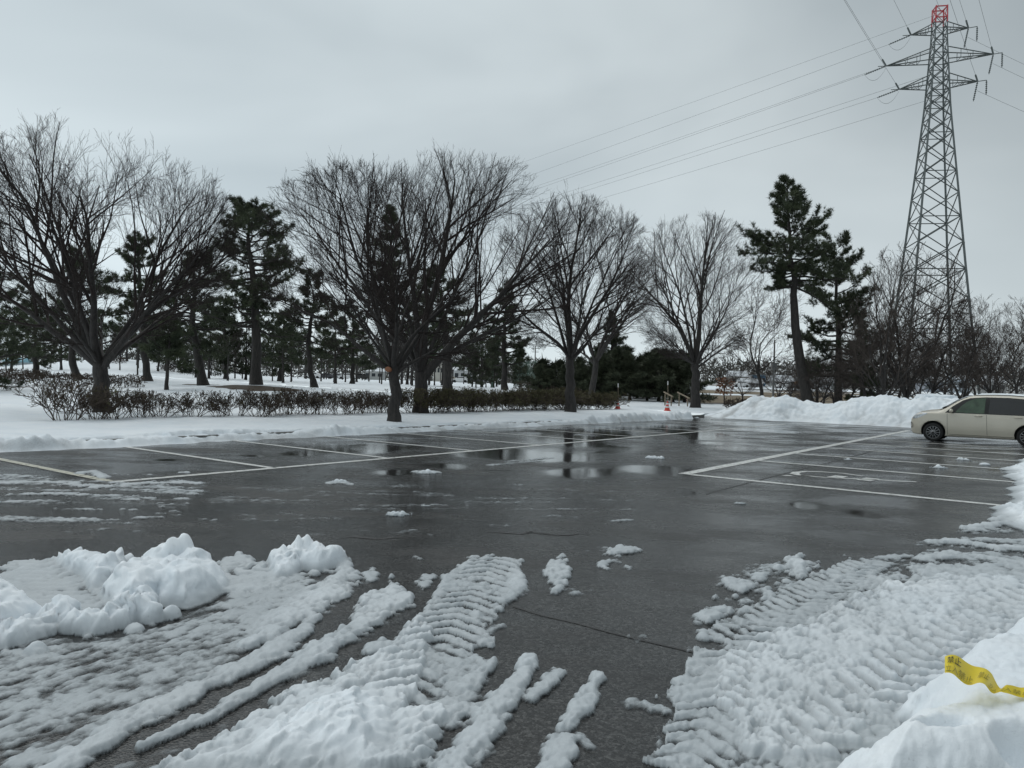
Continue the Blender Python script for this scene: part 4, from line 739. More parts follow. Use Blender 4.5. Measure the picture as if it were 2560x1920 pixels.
for px, top, dep, lab in [(1190, 880, 72, 'small bushy pine in the snow left of the narrow pine'), (1215, 895, 76, 'small pine touching the bushy one left of the narrow pine'), (1235, 870, 80, 'small pine just behind the narrow pine'), (1300, 872, 84, 'small pine beside the green net fence')]:
    b = td(px, dep); h = CAMH + (960 + 0.0288 * (px - 1280) - top) / F * dep - b[2]; place_tree('young_pine', lab, 'tree', b, yp[0], (M['pbark'], M['needle2']), rs.rand() * 6, h / 4.6)
# far grove of trunks across the snow field
fp = [pine(81, [(0, 0, 0), (0.15, 0, 4), (0.1, 0, 9)], 0.17, 0.36, lambda g, a: 2.8 * (1 - 0.7 * g ** 1.5), 30, K=7, nln=0.4, nwd=0.06, sub=6), pine(82, [(0, 0, 0), (-0.3, 0, 3.5), (-0.2, 0, 8)], 0.16, 0.40, lambda g, a: 2.6 * (1 - 0.7 * g ** 1.5), 28, K=7, nln=0.4, nwd=0.06, sub=6)]
for i in range(94):
    px = 300 + (i / 85.0) * 960 + rs.randn() * 9; dep = 70 + rs.rand() ** 1.2 * 90
    if i > 84: px = (20, 60, 120, 150, 300, 265, 340, 30, 95)[i - 85] + rs.randn() * 4; dep = 84 + rs.rand() * 25
    kind = i % 4 < 1; b = td(px, dep) - np.array([0, 0, 0.1]); h = (5.4 + 2.6 * rs.rand()) * (1.12 if kind else 1)
    place_tree('far_pine' if kind else 'far_bare_tree', 'dark pine in the far grove across the snowy park' if kind else 'thin bare tree in the far grove across the snowy park', 'tree', b, fp[i % 2] if kind else far_b[i % 2], (M['pbark'], M['needle']) if kind else BM, rs.rand() * 6, h / ((9, 8)[i % 2] if kind else 8), 'far grove of pines' if kind else 'far grove of bare trees')
# small oak with brown leaves, tiny bare saplings
b = td(1812, 62); h = CAMH + (975 - 880) / F * 62 - b[2]; V, T3 = blades(rs, (lambda a: np.stack([0.85 * np.cos(a[:, 0]) * a[:, 1] ** .5, 0.85 * np.sin(a[:, 0]) * a[:, 1] ** .5, 0.9 + 1.5 * a[:, 2]], 1))(np.stack([rs.rand(260) * 6.28, rs.rand(260), rs.rand(260)], 1)), nrm(rs.randn(260, 3)), 3, 0.16, 0.10)
t = place_tree('oak_sapling', 'small oak keeping rust brown dry leaves right of the fan shaped zelkova', 'tree', b, far_b[0], BM, 0, h / 8 * 0.9); lo = obj('leaves', mesh('leaves', V * (8 / h), None, T3, False), M['dryleaf'], t)

# ------------------------------------------------------------------ hedges
def shrub(seed, n0, hgt, wid, leafy):
    rs = np.random.RandomState(seed); mb = MB(); n0 = int(n0 * 1.15); az = rs.rand(n0) * 6.28; pol = rs.rand(n0) ** 0.7 * 0.85
    P0 = np.stack([np.cos(az) * 0.30 * rs.rand(n0), np.sin(az) * 0.30 * rs.rand(n0), np.full(n0, -0.05)], 1); D = np.stack([np.sin(pol) * np.cos(az) * wid / hgt * 1.1, np.sin(pol) * np.sin(az) * wid / hgt * 1.1, np.cos(pol)], 1); D = nrm(D)
    Ln = hgt / np.maximum(D[:, 2], 0.55) * (0.65 + 0.3 * rs.rand(n0)); P = grow(rs, P0, D, Ln, 6, 0.20, 0.07); R = np.full((n0, 6), 0.011) * np.linspace(1, 0.45, 6)
    V, Q = tubes(P, R, 4); mb.add(V, Q); ends = []
    for lv, (kc, fr) in enumerate([(5, 0.5), (3, 0.5), (3, 0.5)]):
        n = len(P); idx = np.repeat(np.arange(n), kc); u = np.clip(0.30 + 0.68 * rs.rand(n * kc), 0, .98); p, d0 = along(P, idx, u); dd = nrm(off(rs, d0, np.radians(25 + 35 * rs.rand(len(idx)))) + np.array([0, 0, 0.25]))
        ln = np.minimum(Ln[idx] * fr * (0.6 + 0.7 * rs.rand(len(idx))), np.maximum((hgt * (1.0 + 0.12 * rs.rand(len(idx))) - p[:, 2]), 0.06)); P = grow(rs, p, dd, ln, 3, 0.2, 0.05); Ln = ln
        V, Q = tubes(P, np.full((len(P), 3), (0.007, 0.0055, 0.0045)[lv]), 3); mb.add(V, Q); ends.append(P[:, -1])
    tw = mb.build('twigs', True); e = ends[-1]; e = e[(e[:, 2] > hgt * 0.30)]; e = e[rs.rand(len(e)) < leafy]; e = np.repeat(e, 3, 0) + rs.randn(len(e) * 3, 3) * 0.04
    V, T3 = blades(rs, e, nrm(rs.randn(len(e), 3) + np.array([0, 0, .8])), 2, 0.055, 0.032); return tw, mesh('leaves', V, None, T3, False)
sh_b = [shrub(91 + i, 15, 0.85, 0.75, 0.03) for i in range(3)]; sh_l = [shrub(95 + i, 16, 0.85, 0.8, 0.55) for i in range(3)]
ordn = ['first', 'second', 'third', 'fourth', 'fifth', 'sixth', 'seventh', 'eighth', 'ninth', 'tenth', 'eleventh', 'twelfth', 'thirteenth', 'fourteenth', 'fifteenth', 'sixteenth', 'seventeenth', 'eighteenth', 'nineteenth', 'twentieth', 'twenty-first', 'twenty-second', 'twenty-third', 'twenty-fourth', 'twenty-fifth', 'twenty-sixth', 'twenty-seventh', 'twenty-eighth', 'twenty-ninth', 'thirtieth', 'thirty-first', 'thirty-second', 'thirty-third', 'thirty-fourth', 'thirty-fifth', 'thirty-sixth', 'thirty-seventh', 'thirty-eighth', 'thirty-ninth', 'fortieth'] + ['forty-' + w_ for w_ in ('first', 'second', 'third', 'fourth', 'fifth', 'sixth', 'seventh', 'eighth', 'ninth')] + ['fiftieth'] + ['fifty-' + w_ for w_ in ('first', 'second', 'third', 'fourth', 'fifth', 'sixth', 'seventh', 'eighth', 'ninth')]
i = 0; s = 8.9
while s < 37.0:
    leafy = ss(17, 27, np.array(s)) > rs.rand() * 0.9 + 0.05; tt_ = 20.6 + rs.randn() * 0.22; x, y = st2xy(s, tt_); sc = (0.82 + 0.20 * float(ss(12, 28, np.array(s))) + 0.07 * rs.randn()) * (1.25 if i == 0 else 1.0)
    pxs = 1280 + x / y * F
    if min(abs(pxs - 255), abs(pxs - 1052)) < 15: s += 0.35; continue
    lab = f'{ordn[i]} shrub from the left end of the kerbside hedge row, ' + ('with brownish green leaves' if leafy else 'bare and twiggy')
    t = thing('hedge_shrub', lab, 'shrub', (x, y, float(ter(x, y)) - 0.03), rs.rand() * 6.28, 'kerbside hedge row', (sc * 1.1, sc * 1.1, sc))
    v = (sh_l if leafy else sh_b)[i % 3]; obj('twigs', v[0], M['shrubtwig'], t); obj('leaves', v[1], M['shrubleaf'], t)
    s += 0.64 + 0.12 * rs.rand(); i += 1
x, y = st2xy(7.6, 20.2); 
def hedge_block(name, a, b, wid, hgt, seed, label):     # trimmed low hedge: dense mass of twigs and small leaves between two points
    rs = np.random.RandomState(seed); a, b = np.array(a), np.array(b); L_ = np.linalg.norm(b[:2] - a[:2]); n = int(L_ * 150); d = (b - a) / L_; nn = np.array([-d[1], d[0], 0])
    u, v, z = rs.rand(n) * L_, (rs.rand(n) - 0.5) * wid, rs.rand(n) ** 0.6 * hgt * (0.86 + 0.14 * np.sin(rs.rand(n)))
    p = a + d * u[:, None] + nn * v[:, None]; p[:, 2] = ter(p[:, 0], p[:, 1]) + z * (1 - 0.25 * (np.abs(v) / wid * 2) ** 3); V, T3 = blades(rs, p, nrm(rs.randn(n, 3) + np.array([0, 0, .4])), 3, 0.20, 0.05)
    c = (a + b) / 2; c[2] = ter(c[0], c[1]); t = thing(name, label, 'hedge', c); o = obj('foliage', mesh('foliage', V - c, None, T3, False), M['shrubtwig'], t)
    m = int(L_ * 4); uu = rs.rand(m) * L_; q = a + d * uu[:, None] + nn * ((rs.rand(m, 1) - 0.5) * wid * 0.8); q[:, 2] = ter(q[:, 0], q[:, 1]) - 0.1; P = np.stack([q, q + np.array([0, 0, hgt * 0.55]) + rs.randn(m, 3) * 0.06, q + np.array([0, 0, hgt * 0.9]) + rs.randn(m, 3) * 0.1], 1) - c
    V, Q = tubes(P, np.full((m, 3), 0.014), 3); obj('stems', mesh('stems', V, Q), M['shrubtwig'], t); return t
hedge_block('trimmed_hedge', td(-60, 47), td(362, 50), 1.6, 0.85, 5, 'long low trimmed brown hedge left behind the large zelkova')
hedge_block('trimmed_hedge', td(-60, 53), td(120, 56), 1.2, 0.85, 6, 'second low trimmed hedge behind the long one at the left border')
hedge_block('trimmed_hedge', td(1812, 47), td(1885, 46.6), 0.9, 0.75, 7, 'short clipped hedge block left of the snow bank')
hedge_block('trimmed_hedge', td(1300, 64), td(1450, 60), 2.0, 0.9, 8, 'brown hedge between the narrow pine and the young pine grove')
hedge_block('trimmed_hedge', td(275, 104), td(312, 104), 1.5, 0.9, 9, 'lone dark hedge clump on the snowy rise')
hedge_block('trimmed_hedge', td(400, 96), td(490, 94), 1.5, 0.9, 10, 'dark hedge clump farther back behind the leaning pine')

# ------------------------------------------------------------------ pylon and its wires
def beam(mb, a, b, w): mb.tube([a, b], w / 2 * 0.95, 4, True)
PYD = 90.0; pb = td(2322, PYD); pb[2] -= 0.2
pyl = thing('power_pylon', 'tall grey lattice power pylon with red painted top rising above the car', 'pylon', pb)
lev = [0, 4.2, 8.2, 11.8, 15.2, 18.4, 21.4, 24.2, 26.8, 29.2, 31.4, 33.3, 35.0, 36.5, 38.0, 39.5, 41.0, 42.5, 43.9, 45.2, 46.5]
def hw(z): return np.interp(z, [0, 14, 34.5, 43, 46.5], [4.0, 2.75, 1.08, 0.66, 0.62])
RT = math.radians(-10); RA = math.radians(-21)
def rot(p, a): c, s = math.cos(a), math.sin(a); p = np.asarray(p, float); return np.stack([p[..., 0] * c - p[..., 1] * s, p[..., 0] * s + p[..., 1] * c, p[..., 2]], -1)
cor = lambda z: rot(np.array([[-hw(z), -hw(z), z], [hw(z), -hw(z), z], [hw(z), hw(z), z], [-hw(z), hw(z), z]]), RT)
for c in range(4):
    mb = MB()
    for a, b in zip(lev, lev[1:]): beam(mb, cor(a)[c], cor(b)[c], np.interp(a, [0, 35, 46], [.36, .24, .14]))
    obj('leg', mb.build('leg'), M['steel'], pyl)
for i, (a, b) in enumerate(zip(lev, lev[1:])):
    mb = MB(); A, B = cor(a), cor(b); wd = np.interp(a, [0, 35, 46], [.15, .13, .08])
    for c in range(4):
        d = (c + 1) % 4; beam(mb, A[c], B[d], wd); beam(mb, A[d], B[c], wd)
        if i % 2 == 1 or a > 33: beam(mb, B[c], B[d], wd * 0.9)
        if i < 3: m1 = (A[c] + B[d]) / 2; beam(mb, (A[c] + B[c]) / 2, m1, wd * 0.6); beam(mb, (A[d] + B[d]) / 2, m1, wd * 0.6)
    obj('lattice_panel', mb.build('lattice_panel'), M['redsteel'] if a >= 45.0 else M['steel'], pyl)
mb = MB()
for z in (45.2, 46.5):
    A = cor(z)
    for c in range(4): beam(mb, A[c], A[(c + 1) % 4], 0.17)
for c in range(4): beam(mb, cor(44.6)[c], cor(46.6)[c], 0.17)
obj('top_frame', mb.build('top_frame'), M['redsteel'], pyl, label='red painted top frame')
tips = {}
for k, (za_, ln, th_) in enumerate([(37.2, 4.1, 1.2), (40.2, 5.6, 1.4), (43.6, 3.0, 1.0)]):
    for sd in (-1, 1):
        mb = MB(); w_ = hw(za_); tip = rot([sd * ln, 0, za_ + 0.15], RA); tips[(k, sd)] = tip
        roots = [rot([sd * w_, -w_, za_], RT), rot([sd * w_, w_, za_], RT)]; tops = [rot([sd * w_, -w_, za_ + th_], RT), rot([sd * w_, w_, za_ + th_], RT)]
        for r in roots + tops: beam(mb, r, tip, 0.14)
        for f in (0.28, 0.55, 0.8):
            pt = [r + (tip - r) * f for r in roots + tops]; beam(mb, pt[0], pt[1], .08); beam(mb, pt[0], pt[2], .08); beam(mb, pt[1], pt[3], .08)
            if f < 0.7: nx = [r + (tip - r) * (f + .26) for r in roots]; beam(mb, pt[0], nx[1], .07); beam(mb, pt[1], nx[0], .07)
        beam(mb, tip, tip + rot([sd * 0.9, 0, 0.05], RA), 0.10)
        obj('cross_arm', mb.build('cross_arm'), M['steel'], pyl)
def insul(a, b, n=9):
    mb = MB(); mb.tube([a, b], 0.05, 5)
    for i in range(n):
        c = a + (b - a) * (i + 1.0) / (n + 1); d = (b - a) / np.linalg.norm(b - a); mb.tube([c - d * 0.05, c + d * 0.05], 0.10, 7)
    return obj('insulator', mb.build('insulator', True), M['glassins'], pyl)
far_l = at(150, 812, 480) ; wires = []
def wire(name, a, b, sag, label, r=0.016, n=36):
    t = np.linspace(0, 1, n)[:, None]; P = a + (b - a) * t; P[:, 2] -= 4 * sag * (t * (1 - t))[:, 0]
    mb = MB(); mb.tube(P, r, 4, False); obj(name, mb.build(name, True), M['wire'], label=label, category='cable', group='power lines')
nml = {0: 'lower', 1: 'middle', 2: 'upper'}
dl = nrm(far_l - (pb + tips[(1, -1)])); ov = nrm(np.array([-0.75, -1.0, 0.0])); rg = nrm(np.array([60.0, 22.0, -6.0]))
for k in range(3):
    tp_ = tips[(k, -1)]; a = tp_; b = tp_ + dl * 2.6 + np.array([0, 0, -.25]); insul(a, b)
    wire('power_cable', pb + b, far_l + np.array([k * 3.0 - 3 + (5 if k == 1 else 0), 0, (k - 1) * 4.5]), 5, f'power cable running left from the {nml[k]} left pylon arm')
    tq = tips[(k, 1)]; b3 = tq + dl * 0.4 + np.array([0, 0, -2.2]); insul(tq, b3)
    wire('power_cable', pb + rot([0, hw(38), 37 + k * 3.0], RT) + np.array([0, 1.5, -.5]), far_l + np.array([k * 3.0 + 6, 0, (k - 1) * 4.5 + 1]), 5, f'power cable running left from behind the pylon at {nml[k]} arm height')
    b2 = tp_ + ov * 2.3; insul(tp_, b2); wire('power_cable', pb + b2, pb + tp_ + np.array([-97.0, -130, 3.0]), 2.0, f'power cable passing overhead from the {nml[k]} left pylon arm')
    b4 = tq + ov * 2.3; insul(tq, b4); wire('power_cable', pb + b4, pb + tq + np.array([-97.0, -130, 3.0]), 2.0, f'power cable passing overhead from the {nml[k]} right pylon arm')
    e0 = tq + rot([0.9, 0, 0.05], RA); insul(e0, e0 + np.array([0, 0, -1.7]), 6)
    wire('power_cable', pb + tq + np.array([0.1, .2, -1.0]), pb + tq + np.array([150, 60, -9.0]), 4.0, f'power cable running right from the {nml[k]} right pylon arm', 0.018)
    for (p0, p1) in ((b, b2), ):                          # jumper loop below the arm tip
        t = np.linspace(0, 1, 12)[:, None]; P = p0 + (tp_ + np.array([0, 0, -.2]) - p0) * t; P[:, 2] -= 4 * 1.1 * (t * (1 - t))[:, 0]; mb = MB(); mb.tube(P, 0.02, 4, False); obj('jumper_cable', mb.build('jumper_cable', True), M['wire'], pyl)
wire('ground_wire', pb + np.array([0, 0, 45.9]), far_l + np.array([0, 0, 12.0]), 4, 'thin earth wire running left from the red pylon top', 0.014)
wire('ground_wire', pb + np.array([0, 0, 46.4]), pb + np.array([-97, -130, 49.0]), 2, 'thin earth wire passing overhead from the red pylon top', 0.014)

# ------------------------------------------------------------------ parked car
M['carpaint'] = simple('beige_car_paint', (0.60, 0.56, 0.47), 0.28, 0.0, 0.05, 1.5, coat=0.4)
M['carglass'] = simple('dark_car_glass', (0.012, 0.013, 0.014), 0.06, 0, 0.0, spec=0.6)
M['black'] = simple('black_plastic', (0.012, 0.012, 0.012), 0.6)
M['tyre'] = simple('tyre_rubber', (0.016, 0.016, 0.016), 0.85, bump=0.1)
M['alloy'] = simple('alloy_wheel', (0.40, 0.41, 0.42), 0.35, 0.85, 0.1)
M['chrome'] = simple('chrome', (0.6, 0.6, 0.6), 0.12, 1.0, 0.0)
M['lamp'] = simple('headlamp_lens', (0.50, 0.53, 0.56), 0.08, 0.3, 0.15, 14)
WB = 2.49; top_p = np.array([(-.70, .40), (-.695, .58), (-.67, .70), (-.62, .78), (-.53, .86), (-.40, .92), (-.15, .975), (.05, 1.0), (.20, 1.03), (.36, 1.125), (.64, 1.32), (.86, 1.435), (1.1, 1.495), (1.6, 1.515), (2.0, 1.515), (2.4, 1.49), (2.72, 1.43), (2.82, 1.33), (2.90, 1.08), (2.93, .80), (2.935, .45)])
def ztop(x): return np.interp(x, top_p[:, 0], top_p[:, 1])
def zbot(x): return np.interp(x, [-.70, -.6, -.4, 2.6, 2.8, 2.935], [.36, .22, .19, .19, .24, .36])
def hwid(x): return np.interp(x, [-.70, -.68, -.63, -.53, -.4, -.15, .3, 2.0, 2.5, 2.75, 2.9, 2.935], [.34, .46, .58, .68, .755, .805, .825, .828, .815, .77, .68, .58])
def ysurf(x, z):                          # half width of the body at station x and height z
    zt = ztop(x); w = hwid(x); belt = np.minimum(0.90, zt - 0.03); zb_ = zbot(x)
    low = ss(0, 0.30, (z - zb_)) ** 0.5 * 0.06 - 0.06
    bulge = 0.012 * np.sin(np.clip((z - 0.3) / 0.6, 0, 1) * math.pi)
    cab = np.clip((z - belt) / np.maximum(zt - belt, 0.04), 0, 1)
    tum = np.where(zt > 1.02, 0.19, 0.55 * w) * (0.62 * cab + 0.38 * cab ** 5)
    over = np.sqrt(np.clip(1 - np.clip((z - (zt - 0.07)) / 0.07, 0, 1) ** 2, 0, 1))
    return (w + low + bulge - tum) * (0.62 + 0.38 * over)
xs = np.unique(np.concatenate([np.linspace(-.70, -.35, 16), np.linspace(-.35, 2.6, 46), np.linspace(2.6, 2.935, 14)]))
ns = 26; q_ = np.linspace(0, 1, ns); rings = []
for x in xs:
    zt, zb_ = ztop(x), zbot(x); z = zb_ + (zt - zb_) * (1 - (1 - q_) ** 1.35); y = np.array([float(ysurf(np.array(x), np.array(v))) for v in z])
    half = np.stack([np.full(ns, x), y, z], 1); half = np.concatenate([[(x, 0, zb_)], half, [(x, y[-1] * 0.5, zt + 0.012), (x, 0, zt + 0.016)]]); other = half[::-1][1:-1] * np.array([1, -1, 1]); rings.append(np.concatenate([half, other]))
rings = np.array(rings); nr, nk, _ = rings.shape
V = rings.reshape(-1, 3); idx = np.arange(nr * nk).reshape(nr, nk); Q = np.stack([idx[:-1], np.roll(idx, -1, 1)[:-1], np.roll(idx, -1, 1)[1:], idx[1:]], -1).reshape(-1, 4)
mb = MB(); mb.add(V, Q)
for r in (0, nr - 1):
    ct_ = rings[r].mean(0); mb.add(np.vstack([rings[r], ct_]), None, [(i, (i + 1) % nk, nk) for i in range(nk)])
bme = mb.build('body', True)
import bmesh
bm = bmesh.new(); bm.from_mesh(bme); bmesh.ops.remove_doubles(bm, verts=bm.verts, dist=1e-4); bmesh.ops.recalc_face_normals(bm, faces=bm.faces)
bm.to_mesh(bme); bm.free()
carp = gnd(2332, 1103); cz_ = math.atan2(-DN[1], -DN[0])         # car x axis (nose to tail) runs down the bay
car = thing('parked_car', 'beige compact hatchback parked in the bays at the right border', 'car', (0, 0, 0), cz_)
body = obj('body', bme, M['carpaint'], car)
bme.materials.append(M['black'])
for wx in (0.0, WB):                        # cut the wheel arches
    cb = MB(); cb.lathe([(0, -1.2), (0.345, -1.2), (0.345, -0.50), (0, -0.50)], k=40, M=[[1, 0, 0], [0, 0, 1], [0, 1, 0]]); cb.lathe([(0, 0.50), (0.345, 0.50), (0.345, 1.2), (0, 1.2)], k=40, M=[[1, 0, 0], [0, 0, 1], [0, 1, 0]])
    cm = cb.build('arch_cut'); cm.materials.append(M['black']); b2 = bmesh.new(); b2.from_mesh(cm); bmesh.ops.remove_doubles(b2, verts=b2.verts, dist=1e-4); bmesh.ops.recalc_face_normals(b2, faces=b2.faces); b2.to_mesh(cm); b2.free()
    co = bpy.data.objects.new('arch_cut', cm); C.objects.link(co); co.parent = car; co.location = (wx, 0, 0.31)
    md = body.modifiers.new('arch', 'BOOLEAN'); md.operation = 'DIFFERENCE'; md.object = co; md.solver = 'EXACT'; md.material_mode = 'TRANSFER'
    bpy.context.view_layer.update(); dg = bpy.context.evaluated_depsgraph_get(); nm = bpy.data.meshes.new_from_object(body.evaluated_get(dg)); body.modifiers.clear(); body.data = nm; bpy.data.objects.remove(co)
def side_patch(name, poly, mat, sgn=-1, lift=0.006, parent=car, n=14, **k):   # a panel lying on the car's side, given in (x, z)
    P = np.array(poly, float); import mathutils
    bmx = bmesh.new(); vs = [bmx.verts.new((a, 0, b)) for a, b in P]; f = bmx.faces.new(vs)
    for ax_, lo_, hi_ in ((0, P[:, 0].min(), P[:, 0].max()), (2, P[:, 1].min(), P[:, 1].max())):
        for c in np.arange(lo_, hi_, 0.05)[1:]:
            co_ = [0, 0, 0]; co_[ax_] = c; no_ = [0, 0, 0]; no_[ax_] = 1; bmesh.ops.bisect_plane(bmx, geom=bmx.verts[:] + bmx.edges[:] + bmx.faces[:], plane_co=co_, plane_no=no_)
    for v in bmx.verts: v.co.y = sgn * (float(ysurf(np.array(v.co.x), np.array(v.co.z))) + lift)
    for f in bmx.faces: f.smooth = True
    bmesh.ops.recalc_face_normals(bmx, faces=bmx.faces); me = bpy.data.meshes.new(name); bmx.to_mesh(me); bmx.free()
    return obj(name, me, mat, parent, **k)
def thin(a, b, w_=0.008): a, b = np.array(a), np.array(b); d = (b - a) / np.linalg.norm(b - a); n_ = np.array([-d[1], d[0]]) * w_ / 2; return [tuple(a - n_), tuple(b - n_), tuple(b + n_), tuple(a + n_)]
M['greenpane'] = simple('green_tinted_pane', (0.050, 0.085, 0.052), 0.06, 0, 0.45, 4)
for sg in (-1, 1):
    side_patch('window_surround', [(.32, .925), (.52, 1.13), (.78, 1.32), (.98, 1.40), (1.40, 1.44), (2.0, 1.44), (2.45, 1.41), (2.60, 1.34), (2.66, 1.15), (2.60, .94), (2.40, .915)], M['black'], sg, 0.004)
    fw = side_patch('window', [(.60, .945), (.74, 1.14), (.92, 1.30), (1.12, 1.385), (1.40, 1.415), (1.37, .935)], M['greenpane'] if sg < 0 else M['carglass'], sg, 0.008, label='green tinted front side window')
    side_patch('window', [(1.48, .935), (1.51, 1.42), (2.05, 1.43), (2.42, 1.395), (2.54, 1.32), (2.60, 1.15), (2.55, .96), (2.40, .935)], M['carglass'], sg, 0.008)
    side_patch('headlamp', [(-.12, .945), (-.30, .925), (-.50, .84), (-.62, .73), (-.60, .69), (-.50, .70), (-.34, .77), (-.20, .85)], M['lamp'], sg, 0.006)
    side_patch('fog_lamp', [(-.68, .58), (-.62, .57), (-.59, .50), (-.60, .40), (-.66, .38), (-.69, .45)], M['black'], sg, 0.006)
    for ln in ([(.40, .24), (.38, .90)], [(1.46, .24), (1.43, .90)], [(2.42, .60), (2.50, .90)], [(.45, .25), (2.18, .25)]):
        side_patch('door_seam', thin(*ln), M['black'], sg, 0.003)
    side_patch('sill_strip', thin((.42, .275), (2.16, .265), 0.02), M['chrome'] if False else M['carpaint'], sg, 0.012)
    for hx in (1.22, 2.24):
        hd = MB(); yy = float(ysurf(np.array(hx), np.array(.86))); hd.tube([(hx - .10, sg * (yy + .004), .855), (hx - .07, sg * (yy + .035), .86), (hx + .07, sg * (yy + .035), .86), (hx + .10, sg * (yy + .004), .855)], 0.016, 7); obj('door_handle', hd.build('door_handle', True), M['carpaint'], car)
    mm = MB(); yy = float(ysurf(np.array(.60), np.array(1.0))); th_ = np.linspace(0, math.pi, 9)
    mm.lathe([(math.sin(a) * (0.085 + 0.02 * math.cos(a)), -math.cos(a) * 0.10) for a in th_], (0, 0, 0), 12, [[0, 0, .55], [1.0, 0, 0], [0, .75, 0]]); o = obj('wing_mirror', mm.build('wing_mirror', True), M['carpaint'], car); o.location = (.50, sg * (yy + .12), 0.99)
    st_ = MB(); st_.tube([(.54, sg * (yy - .02), .93), (.52, sg * (yy + .10), .95)], .02, 6); obj('mirror_stalk', st_.build('mirror_stalk', True), M['black'], o).matrix_parent_inverse = Matrix.Translation(Vector(o.location)).inverted()
    for wx in (0.0, WB):
        wt = obj('wheel', None, None, car); wt.location = (wx, sg * 0.735, 0.288); MX = [[1, 0, 0], [0, 0, sg], [0, 1, 0]]
        tm = MB(); tm.lathe([(.19, -.09), (.262, -.09), (.282, -.072), (.288, -.04), (.288, .04), (.282, .068), (.262, .084), (.215, .088), (.196, .075), (.19, -.09)], k=36, M=MX); obj('tyre', tm.build('tyre', True), M['tyre'], wt)
        rm = MB(); rm.lathe([(.198, -.02), (.198, .074), (.188, .080), (.180, .066), (.172, .02), (.0, -.01)], k=36, M=MX); rm.lathe([(.0, .058), (.035, .058), (.045, .045), (.045, .0)], k=14, M=MX)
        ri = obj('rim', rm.build('rim', True), M['black'], wt); sm = MB(); 
        for a in range(12):
            an = 2 * math.pi * a / 12; d = np.array([math.cos(an), 0, math.sin(an)]); sm.tube([d * .03 + np.array([0, sg * .052, 0]), d * .11 + np.array([0, sg * .058, 0]), d * .186 + np.array([0, sg * .070, 0])], [.012, .009, .012], 5)
        sm.lathe([(.182, .060), (.200, .074), (.190, .084), (.182, .060)], k=36, M=MX); obj('spokes', sm.build('spokes', True), M['alloy'], wt)
def top_patch(name, x0, x1, wf, mat, lift=0.012):
    X = np.linspace(x0, x1, 12); g = np.linspace(-1, 1, 9); Xp, G = np.meshgrid(X, g, indexing='ij'); Zp = ztop(Xp) + 0.016 + lift - 0.004 * np.abs(G); Yp = G * wf(Xp); idx = np.arange(Xp.size).reshape(Xp.shape)
    return obj(name, mesh(name, np.stack([Xp, Yp, Zp], -1), np.stack([idx[:-1, :-1], idx[:-1, 1:], idx[1:, 1:], idx[1:, :-1]], -1).reshape(-1, 4)), mat, car)
top_patch('windscreen', .22, .88, lambda x: 0.66 - 0.14 * (x - .3), M['carglass'])
top_patch('bonnet_edge', .12, .22, lambda x: 0.62 + 0 * x, M['black'])
wp = MB(); wp.tube([(.22, -.55, 1.07), (.37, -.15, 1.17)], .012, 5); wp.tube([(.22, .0, 1.07), (.37, .40, 1.17)], .012, 5); obj('wiper', wp.build('wiper'), M['black'], car)
ub = MB(); ub.box((1.24, 0, .23), (2.9, 1.1, .12)); obj('underbody', ub.build('underbody'), M['black'], car)
R_ = Matrix.Rotation(cz_, 3, 'Z'); car.location = Vector(carp) - R_ @ Vector((0, -0.78, 0))
mb = MB(); X = np.linspace(1.05, 2.75, 26); g = np.linspace(-1, 1, 15); Xp, G = np.meshgrid(X, g, indexing='ij'); ed = np.minimum(ss(0, .25, Xp - 1.05), ss(0, .25, 2.75 - Xp)) * (1 - np.abs(G) ** 6)
Zp = ztop(Xp) + 0.012 + ed * (0.035 + 0.02 * fbm(Xp * 4, G * 4, 3, 2)); idx = np.arange(Xp.size).reshape(Xp.shape); me = mesh('roof_snow', np.stack([Xp, G * 0.50, Zp], -1), np.stack([idx[:-1, :-1], idx[1:, :-1], idx[1:, 1:], idx[:-1, 1:]], -1).reshape(-1, 4))
for a_ in ('bare', 'dirt'): attr(me, a_, np.zeros(Xp.size))
o = obj('roof_snow', me, M['snow'], label='thin layer of snow on the car roof', category='snow'); o.location = car.location; o.rotation_euler = car.rotation_euler

# ------------------------------------------------------------------ traffic cones, handrails
M['cone'] = simple('cone_red', (0.55, 0.055, 0.035), 0.5, var=0.1); M['conew'] = simple('cone_white', (0.62, 0.62, 0.62), 0.5, var=0.1); M['wood'] = simple('weathered_wood', (0.22, 0.18, 0.13), 0.8, var=0.3, scale=12)
def cone(px, py, h, pole, label):
    b = gnd(px, py, 0.2); b[2] = float(ter(b[0], b[1])); t = thing('traffic_cone', label, 'traffic cone', b)
    mb = MB(); mb.lathe([(0, -.03), (.19, -.03), (.19, .015), (.15, .03), (.145, .03), (.03, h), (0, h)], k=16); obj('cone_body', mb.build('cone_body'), M['cone'], t)
    for z0, z1 in ((.28, .46), (.64, .80)):
        r = lambda f: 0.145 - 0.115 * (f * h - 0.03) / (h - 0.03) + 0.004; mb = MB(); mb.lathe([(r(z0), z0 * h), (r(z1), z1 * h)], k=16); obj('white_band', mb.build('white_band', True), M['conew'], t)
    if pole: mb = MB(); mb.tube([(0.03, 0, h - .05), (-.01, 0, h + pole)], .016, 6); po = obj('pole', mb.build('pole'), M['wood'], t); mb = MB(); mb.tube([(-.006, 0, h + pole - .16), (-.012, 0, h + pole + .06)], .028, 6); obj('pole_marker', mb.build('pole_marker'), M['conew'], po)
cone(1544, 1023, .50, .85, 'red and white traffic cone carrying a tall pole, left one by the grove'); cone(1668, 1027, .50, 1.05, 'red and white traffic cone carrying a tall pole near the dirty snow ridge')
cone(1681, 1008, .45, 0, 'small red traffic cone behind the two with poles'); cone(1714, 1008, .35, 0, 'smallest red traffic cone by the fan shaped zelkova')
